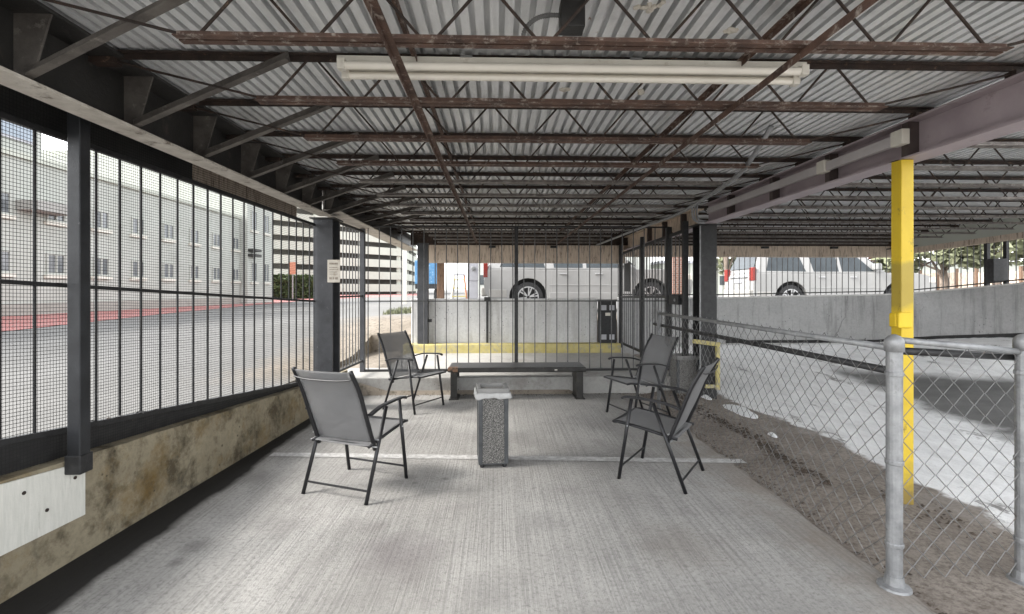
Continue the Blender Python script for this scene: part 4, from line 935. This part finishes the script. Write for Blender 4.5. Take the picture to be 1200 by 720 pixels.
# ------------------------------------------------------------------ cars
def make_suv():
    t = thing('parked_car', '', 'car', (0, 0, 0), 'white cars parked on the street', world=False)
    HWd = .985; RW, FWh = 1.17, 4.45; r = .50; zc = .40
    def arch(xc_):
        return [(xc_ + r * math.cos(a), zc + r * math.sin(a)) for a in [PI + .18 - (PI + .36) * i / 14 for i in range(15)]]
    out = [(.10, .42), (.16, .36)] + [(RW - r - .02, .35)] + arch(RW) + [(RW + r + .03, .33), (FWh - r - .03, .33)] + arch(FWh) + [(FWh + r + .02, .36), (5.42, .38), (5.55, .52), (5.58, .80), (5.50, 1.0), (5.30, 1.08), (4.85, 1.15), (4.15, 1.14), (3, 1.12), (1.5, 1.12), (.10, 1.13), (.02, 1.0), (0, .75), (.02, .5)]
    body = MB(); n = len(out); vs = []
    lay = [(-HWd + .06, .985), (-HWd, 1.0), (HWd, 1.0), (HWd - .06, .985)]
    bm_ = []
    for (y, s) in ((-HWd, 1), (HWd, 1)): bm_ += [(x, y, z) for (x, z) in out]
    body.add(bm_, [tuple(range(n)), tuple(range(2 * n - 1, n - 1, -1))] + [(i, (i + 1) % n, (i + 1) % n + n, i + n) for i in range(n)])
    bo = body.build('body', carp, t, bevel=.045)
    def hw(z): return .955 - .26 * (z - 1.2) / .68
    gh = [(.08, 1.115), (4.12, 1.115), (3.30, 1.83), (3.05, 1.885), (1.8, 1.92), (.62, 1.90), (.36, 1.84)]
    g = MB(); n = len(gh)
    g.add([(x, -hw(z), z) for x, z in gh] + [(x, hw(z), z) for x, z in gh], [tuple(range(n)), tuple(range(2 * n - 1, n - 1, -1))] + [(i, (i + 1) % n, (i + 1) % n + n, i + n) for i in range(n)])
    g.build('cabin', carp, t, bevel=.05)
    for s in (-1, 1):
        for win in ([(.42, 1.20), (1.62, 1.18), (1.46, 1.76), (.62, 1.76)], [(1.86, 1.18), (2.62, 1.18), (2.62, 1.78), (1.78, 1.77)], [(2.72, 1.18), (3.70, 1.18), (3.14, 1.74), (2.72, 1.78)]):
            MB().prism([(x, s * (hw(z) + .006), z) for x, z in win], (0, -s * .014, 0)).build('window', glassd, t)
        for x in (2.0, 2.95): B((x, s * (HWd + .001), 1.0), (x + .2, s * (HWd + .03), 1.035)).build('door_handle', chrome, t, bevel=.008)
        B((3.62, s * (.95), 1.22), (3.80, s * 1.17, 1.40)).build('wing_mirror', carp, t, bevel=.03)
        B((-.012, s * .76, .92), (.10, s * (HWd + .006), 1.30)).build('tail_lamp', redl, t, bevel=.012)
        B((5.36, s * .62, .86), (5.56, s * (HWd + .004), 1.02)).build('headlamp', tubem, t, bevel=.02)
        B((.14, s * (HWd - .03), .40), (RW - r - .07, s * (HWd + .012), .60)).build('bumper_cladding', cargr, t, bevel=.01)
        B((RW + r + .06, s * (HWd - .002), .70), (FWh - r - .06, s * (HWd + .008), .735)).build('crease', carp, t, bevel=.006)
        B((RW + r + .06, s * (HWd - .01), .335), (FWh - r - .06, s * (HWd + .016), .52)).build('side_cladding', carp, t, bevel=.01)
        for x in (1.78, 2.68, 3.66): B((x, s * (HWd - .002), .53), (x + .008, s * (HWd + .0015), 1.09)).build('door_gap', cargr, t)
        for xw in (RW, FWh):
            yo = s * (HWd - .02); w = MB()
            w.lathe((xw, yo, zc), [(.27, -s * .24), (.385, -s * .23), (.40, -s * .18), (.40, -s * .05), (.385, -s * .005), (.29, .0), (.27, -s * .02), (.27, -s * .24)], 'Y', 28, False)
            wo = w.build('wheel', tyrem, t, smooth=False)
            rm = MB().lathe((xw, yo, zc), [(.272, -s * .045), (.262, -s * .05), (.05, -s * .05), (.045, s * .006), (.01, s * .008)], 'Y', 28)
            rm.build('rim', tyrem, wo)
            sp_ = MB()
            for k in range(6):
                a = k * PI / 3 + .3
                for da in (-.16, .16):
                    sp_.bar((xw + .04 * math.cos(a), yo + s * .0, zc + .04 * math.sin(a)), (xw + .275 * math.cos(a + da), yo + s * .006, zc + .275 * math.sin(a + da)), .034, .016, (0, 1, 0))
            sp_.lathe((xw, yo, zc), [(.285, 0), (.285, s * .006), (.255, s * .006), (.255, 0), (.285, 0)], 'Y', 28, False)
            sp_.build('spokes', chrome, wo)
    B((.10, -.86, .36), (.24, .86, .62)).build('inner_bumper', cargr, t) if False else None
    B((.4, -.80, .30), (5.2, .80, .95)).build('underbody', tyrem, t)
    B((-.07, -.94, .42), (.08, .94, .66)).build('rear_bumper', cargr, t, bevel=.03)
    sl = lambda z: .08 + (.36 - .08) * (z - 1.195) / (1.84 - 1.195)
    MB().add([(sl(1.28) - .012, -.80, 1.28), (sl(1.28) - .012, .80, 1.28), (sl(1.76) - .012, .66, 1.76), (sl(1.76) - .012, -.66, 1.76)], [(0, 1, 2, 3)]).build('rear_window', glassd, t)
    ws = lambda z: 4.12 + (3.30 - 4.12) * (z - 1.195) / (1.83 - 1.195)
    MB().add([(ws(1.25) + .012, -.84, 1.25), (ws(1.25) + .012, .84, 1.25), (ws(1.78) + .012, .68, 1.78), (ws(1.78) + .012, -.68, 1.78)], [(0, 1, 2, 3)]).build('windscreen', glassd, t)
    B((-.018, -.26, .86), (.03, .26, .98)).build('plate', greyp, t, bevel=.005)
    B((-.02, -.60, 1.02), (.03, .60, 1.05)).build('trim_strip', chrome, t)
    for s in (-1, 1): MB().tube([(.8, s * .66, 1.93), (.95, s * .66, 1.965), (2.7, s * .66, 1.965), (2.85, s * .66, 1.93)], .014, 6).build('roof_rail', chrome, t)
    return t
suv = make_suv()
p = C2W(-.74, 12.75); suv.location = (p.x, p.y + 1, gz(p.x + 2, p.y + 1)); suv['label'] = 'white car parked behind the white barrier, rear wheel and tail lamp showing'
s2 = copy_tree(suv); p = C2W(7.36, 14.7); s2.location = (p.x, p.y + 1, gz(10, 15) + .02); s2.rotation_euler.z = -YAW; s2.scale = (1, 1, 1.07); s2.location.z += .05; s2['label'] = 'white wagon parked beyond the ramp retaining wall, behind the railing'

# ------------------------------------------------------------------ things on the street
def post_box(name, lab, cat_, px, py0, py1, d, w, mat, depth=None):
    a, b2 = P(px, py0, d), P(px, py1, d); dp = depth or w
    zb2 = min(b2.z, gz(a.x, a.y))
    return tag(B((a.x - w / 2, a.y - dp / 2, zb2 - .05), (a.x + w / 2, a.y + dp / 2, a.z)).build(name, mat, bevel=.01), lab, cat_)
post_box('timber_post', 'weathered brown timber post behind the left end of the barrier', 'post', 516.5, 300, 357, 10.9, .155, timber)
post_box('lamp_post', 'slim white lamp post standing on the far street left of the grey column', 'lamp post', 474, 294, 345, 26, .24, whitep)
post_box('brick_pillar', 'red brick pillar seen between the gate bars', 'pillar', 794, 296, 352, 12.2, .34, brickm)
post_box('dark_pole', 'slim dark pole left of the grey meter pedestal', 'pole', 549, 305, 353, 12.2, .045, blackr)
p = P(555, 333, 12.6)
t = thing('meter_pedestal', 'grey electric meter pedestal with round dial behind the barrier', 'meter', (p.x, p.y, gz(p.x, p.y)))
B((p.x - .11, p.y - .08, gz(p.x, p.y)), (p.x + .11, p.y + .08, p.z + .08)).build('base', greyp, t, bevel=.01)
B((p.x - .12, p.y - .09, p.z + .082), (p.x + .12, p.y + .09, p.z + .55)).build('cabinet', greyp, t, bevel=.01)
MB().lathe((p.x, p.y - .09, p.z + .40), [(.06, 0), (.06, -.03), (.05, -.045), (.01, -.05)], 'Y', 16).build('dial', galv, t)
# yellow folding ladder
p = P(538, 352, 12.8); z0 = gz(p.x, p.y); m = MB()
t = thing('step_ladder', 'yellow and white step ladder open on the grass by the meter pedestal', 'ladder', (p.x, p.y, z0))
for s in (-1, 1):
    MB().bar((p.x + s * .24, p.y - .12, z0), (p.x + s * .13, p.y + .10, z0 + .98), .03, .05).build('rail', orange if s > 0 else whitep, t)
    MB().bar((p.x + s * .22, p.y + .38, z0), (p.x + s * .12, p.y + .13, z0 + .98), .03, .04).build('rear_rail', greyp, t)
for k in range(4):
    z = .2 + k * .22; MB().bar((p.x - .22 + .022 * k, p.y - .08 + .05 * k, z0 + z), (p.x + .22 - .022 * k, p.y - .08 + .05 * k, z0 + z), .05, .03).build('step', yellowd, t)
B((p.x - .15, p.y + .06, z0 + .98), (p.x + .15, p.y + .17, z0 + 1.02)).build('top_step', greyp, t)
# blue trailer
p = P(502, 334, 22); z0 = gz(p.x, p.y)
t = thing('cargo_trailer', 'faded blue box trailer parked on the street left of the timber post', 'trailer', (p.x, p.y, z0))
B((p.x - .62, p.y, 1.72), (p.x + .40, p.y + 2.2, 2.80)).build('box_body', bluep, t, bevel=.03)
for x in (-.5, -.1, .3): B((p.x + x, p.y - .03, 1.74), (p.x + x + .05, p.y - .001, 2.78)).build('rib', bluep, t)
B((p.x - .60, p.y + .02, 1.50), (p.x + .38, p.y + 2.15, 1.718)).build('chassis', black, t)
for x in (-.5, .28): MB().lathe((p.x + x, p.y + .8, z0 + .36), [(.2, -.1), (.36, -.09), (.36, .09), (.2, .1)], 'X', 18).build('wheel', tyrem, t)
# leafy things
def leaf_cloud(name, mat, parent, blobs, n, size, flat=.6):
    m = MB()
    for _ in range(n):
        c, r = random.choice(blobs)
        while True:
            v = Vector((random.uniform(-1, 1), random.uniform(-1, 1), random.uniform(-1, 1)))
            if v.length < 1: break
        if random.random() < .6: v = v.normalized() * random.uniform(.75, 1.05)
        p = Vector(c) + Vector((v.x * r[0], v.y * r[1], v.z * r[2]))
        a = Vector((random.gauss(0, 1), random.gauss(0, 1), random.gauss(0, flat))).normalized(); b_ = a.cross(Vector((random.gauss(0, 1), random.gauss(0, 1), random.gauss(0, 1)))).normalized()
        s_ = size * random.uniform(.6, 1.4)
        m.add([p - a * s_, p + b_ * s_ * .45, p + a * s_, p - b_ * s_ * .45], [(0, 1, 2, 3)])
    return m.build(name, mat, parent, recalc=False)
def tree(lab, x, y, h, mat, spread, n=2600, size=.16, blobs=9):
    z0 = gz(x, y); t = thing('street_tree', lab, 'tree', (x, y, z0))
    tr = MB().tube([(x, y, z0 - .05), (x + .08, y, z0 + h * .25), (x - .03, y, z0 + h * .5), (x + .05, y, z0 + h * .85)], [.13, .10, .07, .025], 8)
    bl = []
    for i in range(blobs):
        a = random.uniform(0, 2 * PI); q = spread * random.uniform(.25, .8); zz = h * random.uniform(.42, .95)
        c = (x + q * math.cos(a), y + q * math.sin(a), z0 + zz); bl.append((c, (spread * .42, spread * .42, h * .13)))
        tr.tube([(x, y, z0 + h * random.uniform(.25, .5)), ((x + c[0]) / 2, (y + c[1]) / 2, z0 + zz * .85), c], [.05, .03, .012], 6)
    tr.build('trunk', barkm, t); leaf_cloud('crown', mat, t, bl, n, size)
def tp(px, d): v = C2W((px - HX) / F * d, d); return v.x, v.y
tree('olive green tree beyond the railing right of the yellow post', *tp(1105, 17), 4.2, leafp, 1.7)
tree('loose olive tree seen above the dark box on the railing', *tp(1165, 15.5), 4.4, leafp, 1.5, 1800)
tree('bare thin crowned tree at the far right edge behind the railing', *tp(1225, 15), 4.6, leafm, 1.5, 1400)
tree('reddish leaved tree behind the front of the white wagon', *tp(1028, 24), 4.6, leafr, 1.7, 1600)
tree('grey green tree behind the tail of the white wagon', *tp(850, 24), 5.0, leafp, 1.6, 1500)
# timber fence behind the trees
a, b2 = Vector((*tp(1040, 27), 0)), Vector((*tp(1290, 19), 0)); z0 = .55
t = thing('timber_fence', 'weathered timber board fence behind the trees beyond the railing', 'fence', (a.x, a.y, z0))
n = 60; m = MB()
for i in range(n):
    p, q = a.lerp(b2, i / n), a.lerp(b2, (i + .93) / n); hh = 1.75 + random.uniform(-.03, .03)
    m.prism([(p.x, p.y, z0), (q.x, q.y, z0), (q.x, q.y, z0 + hh), (p.x, p.y, z0 + hh)], (0, .03, 0))
m.build('boards', fasciam, t)
for i in range(0, 11): p = a.lerp(b2, i / 10); B((p.x - .06, p.y - .1, z0), (p.x + .06, p.y - .002, z0 + 1.95)).build('post', timber, t)
# buildings
def windows_on_X(X, cells, t, frame=.08):
    for (Y0_, Y1_, z0_, z1_) in cells:
        mid = (Y0_ + Y1_) / 2; m = MB()
        for a_, b_, c_, d_ in ((Y0_, Y1_, z0_, z0_ + frame), (Y0_, Y1_, z1_ - frame, z1_), (Y0_, Y0_ + frame, z0_ + frame, z1_ - frame), (Y1_ - frame, Y1_, z0_ + frame, z1_ - frame), (mid - frame / 2, mid + frame / 2, z0_ + frame, z1_ - frame)): m.box((X - .05, a_, c_), (X + .05, b_, d_))
        f = m.build('window', stuccom, t)
        for a_, b_ in ((Y0_ + frame, mid - frame / 2), (mid + frame / 2, Y1_ - frame)): B((X - .03, a_, z0_ + frame), (X + .012, b_, z1_ - frame)).build('pane', simple('grey_window_glass', (.12, .13, .14), (.24, .25, .26), .6, .1, 0, None, bump=0), f)
        B((X + .001, Y0_ - .1, z0_ - .13), (X + .12, Y1_ + .1, z0_ - .002)).build('sill', whitep, f)
BX = -17.6
t = thing('beige_building', 'long two storey beige building with paired windows across the street', 'building', (BX, 24, .5))
B((BX - 12, 4, .3), (BX, 33.6, 6.3)).build('wall', stuccom, t)
B((BX - 12.1, 3.9, 6.302), (BX + .12, 33.55, 6.5)).build('parapet', deckwhite, t)
B((BX + .002, 4, .3), (BX + .06, 33.6, .95)).build('plinth', concrete('plinth_concrete', (.33, .32, .29), (.38, .37, .34), (.25, .24, .22)), t)
Yw = onX(118, 258, BX).y
windows_on_X(BX, [(Yw + k * 2.2 - .42, Yw + k * 2.2 + .42, z, z + .85) for k in range(-2, 6) for z in (2.05, 4.14)], t)
B((BX + .001, onX(18, 245, BX).y, 4.4), (BX + .8, onX(66, 245, BX).y, 4.75)).build('canopy', cargr, t)
B((BX - 11, 4, 6.502), (BX - .25, 19.5, 9.3)).build('upper_storey', stuccom, t)
f = B((BX - .249, 4.5, 7.0), (BX - .18, 19.2, 8.7)).build('window_band', greyp, t)
for k in range(7): B((BX - .179, 4.7 + k * 2.08, 7.1), (BX - .17, 6.6 + k * 2.08, 8.6)).build('pane', simple('blue_sky_glass', (.22, .27, .33), (.30, .35, .41), 1, .08, 0, None, bump=0), f)
B((BX - 11.1, 3.9, 9.302), (BX - .1, 19.6, 9.5)).build('roof_edge', deckwhite, t)
t = thing('beige_building', 'taller beige block with two dark ledges at the end of the long building', 'building', (BX, 35, .5))
B((BX - 14, 33.62, .3), (BX + .5, 37.3, 10.5)).build('wall', stuccom, t)
B((BX - 14.1, 33.61, 10.502), (BX + .7, 37.4, 10.9)).build('parapet', deckwhite, t)
windows_on_X(BX + .5, [(Y, Y + .8, z, z + 1.4) for Y in (34.1, 35.9) for z in (2.0, 5.6, 8.0)], t)
B((BX + .501, 33.7, 3.75), (BX + 1.0, 34.6, 3.93)).build('ledge', girderm, t); B((BX + .501, 33.7, 4.1), (BX + 1.0, 34.6, 4.28)).build('ledge', girderm, t)
# multi storey car park
ca, cb_, cc = C2W((308 - HX) / F * 84, 84), C2W((470 - HX) / F * 104, 104), C2W((496 - HX) / F * 150, 150)
t = thing('car_park', 'pale multi storey car park with dark open decks in the distance', 'building', (cb_.x, cb_.y, .5))
def face(a, b2, parent, off):
    d = (b2 - a).normalized(); n = Vector((d.y, -d.x, 0)); 
    for k in range(7):
        z = 1.1 + k * 2.55
        MB().prism([a + n * off + Vector((0, 0, z)), b2 + n * off + Vector((0, 0, z)), b2 + n * off + Vector((0, 0, z + 1.55)), a + n * off + Vector((0, 0, z + 1.55))], -n * .4).build('parapet', deckwhite, parent)
    L_ = (b2 - a).length; nn = max(2, int(L_ / 7))
    for i in range(nn + 1):
        q = a + d * min(L_ - .4, L_ * i / nn); MB().prism([q - n * .45 + Vector((0, 0, .3)), q + d * .6 - n * .45 + Vector((0, 0, .3)), q + d * .6 - n * .45 + Vector((0, 0, 18.2)), q - n * .45 + Vector((0, 0, 18.2))], -n * .5).build('pier', deckwhite, parent)
face(ca, cb_, t, 0); face(cb_, cc, t, 0)
inn = [ca + Vector((-.5, 3, 0)), cb_ + Vector((-1.5, 3, 0)), cc + Vector((-3, 2, 0)), cc + Vector((-70, 20, 0)), ca + Vector((-30, 40, 0))]
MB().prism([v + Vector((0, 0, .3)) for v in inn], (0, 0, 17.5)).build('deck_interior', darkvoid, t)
# hedge and bits in front of it
h0, h1 = C2W((312 - HX) / F * 50, 50), C2W((372 - HX) / F * 53, 53)
t = thing('hedge', 'clipped green hedge in front of the distant car park', 'hedge', (h0.x, h0.y, .5))
leaf_cloud('foliage', leafm, t, [(h0.lerp(h1, i / 9) + Vector((0, 0, z)), (.8, .7, .6)) for i in range(10) for z in (1.0, 1.7, 2.5)], 5200, .22)
hp = C2W((343 - HX) / F * 48, 48)
t = thing('street_sign', 'small orange street sign standing before the hedge', 'sign', (hp.x, hp.y, .5))
B((hp.x - .05, hp.y - .05, .5), (hp.x + .05, hp.y + .05, 3.0)).build('pole', galv, t); B((hp.x - .35, hp.y - .06, 3.0), (hp.x + .35, hp.y + .06, 4.2)).build('panel', orange, t)
# distant closing row beyond the street
for k, (px, d, w, h, mm, lab) in enumerate(((560, 70, 26, 8, stuccom, 'pale low building far behind the meter pedestal and white car'), (1000, 75, 60, 5.5, deckwhite, 'long pale low building far behind the white wagon'))):
    v = C2W((px - HX) / F * d, d); t = thing('distant_building', lab, 'building', (v.x, v.y, .5))
    B((v.x - w / 2 + (w * .47 if k == 0 else 0), v.y, .3), (v.x + w / 2 + (w * .47 if k == 0 else 0), v.y + 12, h)).build('wall', mm, t)
    x0 = v.x - w / 2 + (w * .47 if k == 0 else 0)
    for i in range(int(w / 4)): B((x0 + 1 + i * 4, v.y - .06, 2.2), (x0 + 3 + i * 4, v.y - .002, 3.6)).build('window', glassd, t)
    B((x0 - .3, v.y - .3, h + .002), (x0 + w + .3, v.y + 12.3, h + .4)).build('roof', greyp, t)
# green verge beside the ladder
m = MB()
for i in range(1500):
    x, y = random.uniform(-2.9, -.7), random.uniform(12.2, 14.5); z = gz(x, y); a = random.uniform(0, PI); s_ = .02
    m.add([(x - s_ * math.cos(a), y - s_ * math.sin(a), z), (x + s_ * math.cos(a), y + s_ * math.sin(a), z), (x + random.uniform(-.04, .04), y, z + random.uniform(.06, .16))], [(0, 1, 2)])
o = m.build('grass', leafp, recalc=False); tag(o, 'thin green grass verge around the ladder and meter pedestal', 'grass', None, 'stuff')

# ------------------------------------------------------------------ light
w = bpy.data.worlds.new('World'); sc.world = w; w.use_nodes = True; nt = w.node_tree; nt.nodes.clear()
bg = nt.nodes.new('ShaderNodeBackground'); out = nt.nodes.new('ShaderNodeOutputWorld'); sky = nt.nodes.new('ShaderNodeTexSky')
EL, AZ = math.radians(40), math.radians(262)
sky.sky_type = 'NISHITA'; sky.sun_disc = False; sky.sun_elevation = EL; sky.sun_rotation = AZ; sky.dust_density = 1.0; sky.air_density = 1.0
hs = nt.nodes.new('ShaderNodeHueSaturation'); hs.inputs['Saturation'].default_value = .12
nt.links.new(sky.outputs[0], hs.inputs['Color']); nt.links.new(hs.outputs[0], bg.inputs[0]); bg.inputs[1].default_value = .15; nt.links.new(bg.outputs[0], out.inputs[0])
sd = bpy.data.lights.new('sun', 'SUN'); so = bpy.data.objects.new('sun', sd); col.objects.link(so)
sd.energy = 1.5; sd.angle = math.radians(16); sd.color = (1, .96, .9)
dirv = Vector((math.sin(AZ) * math.cos(EL), math.cos(AZ) * math.cos(EL), math.sin(EL)))
so.rotation_euler = dirv.to_track_quat('Z', 'Y').to_euler(); so.location = dirv * 60
sc.view_settings.view_transform = 'Standard'; sc.view_settings.look = 'None'; sc.view_settings.gamma = 1; sc.view_settings.exposure = 2.28
sc.render.engine = 'CYCLES'; sc.cycles.use_denoising = True; sc.cycles.max_bounces = 8; sc.cycles.diffuse_bounces = 5; sc.cycles.transparent_max_bounces = 16
for o in sc.objects:
    if '_world' in o: del o['_world']
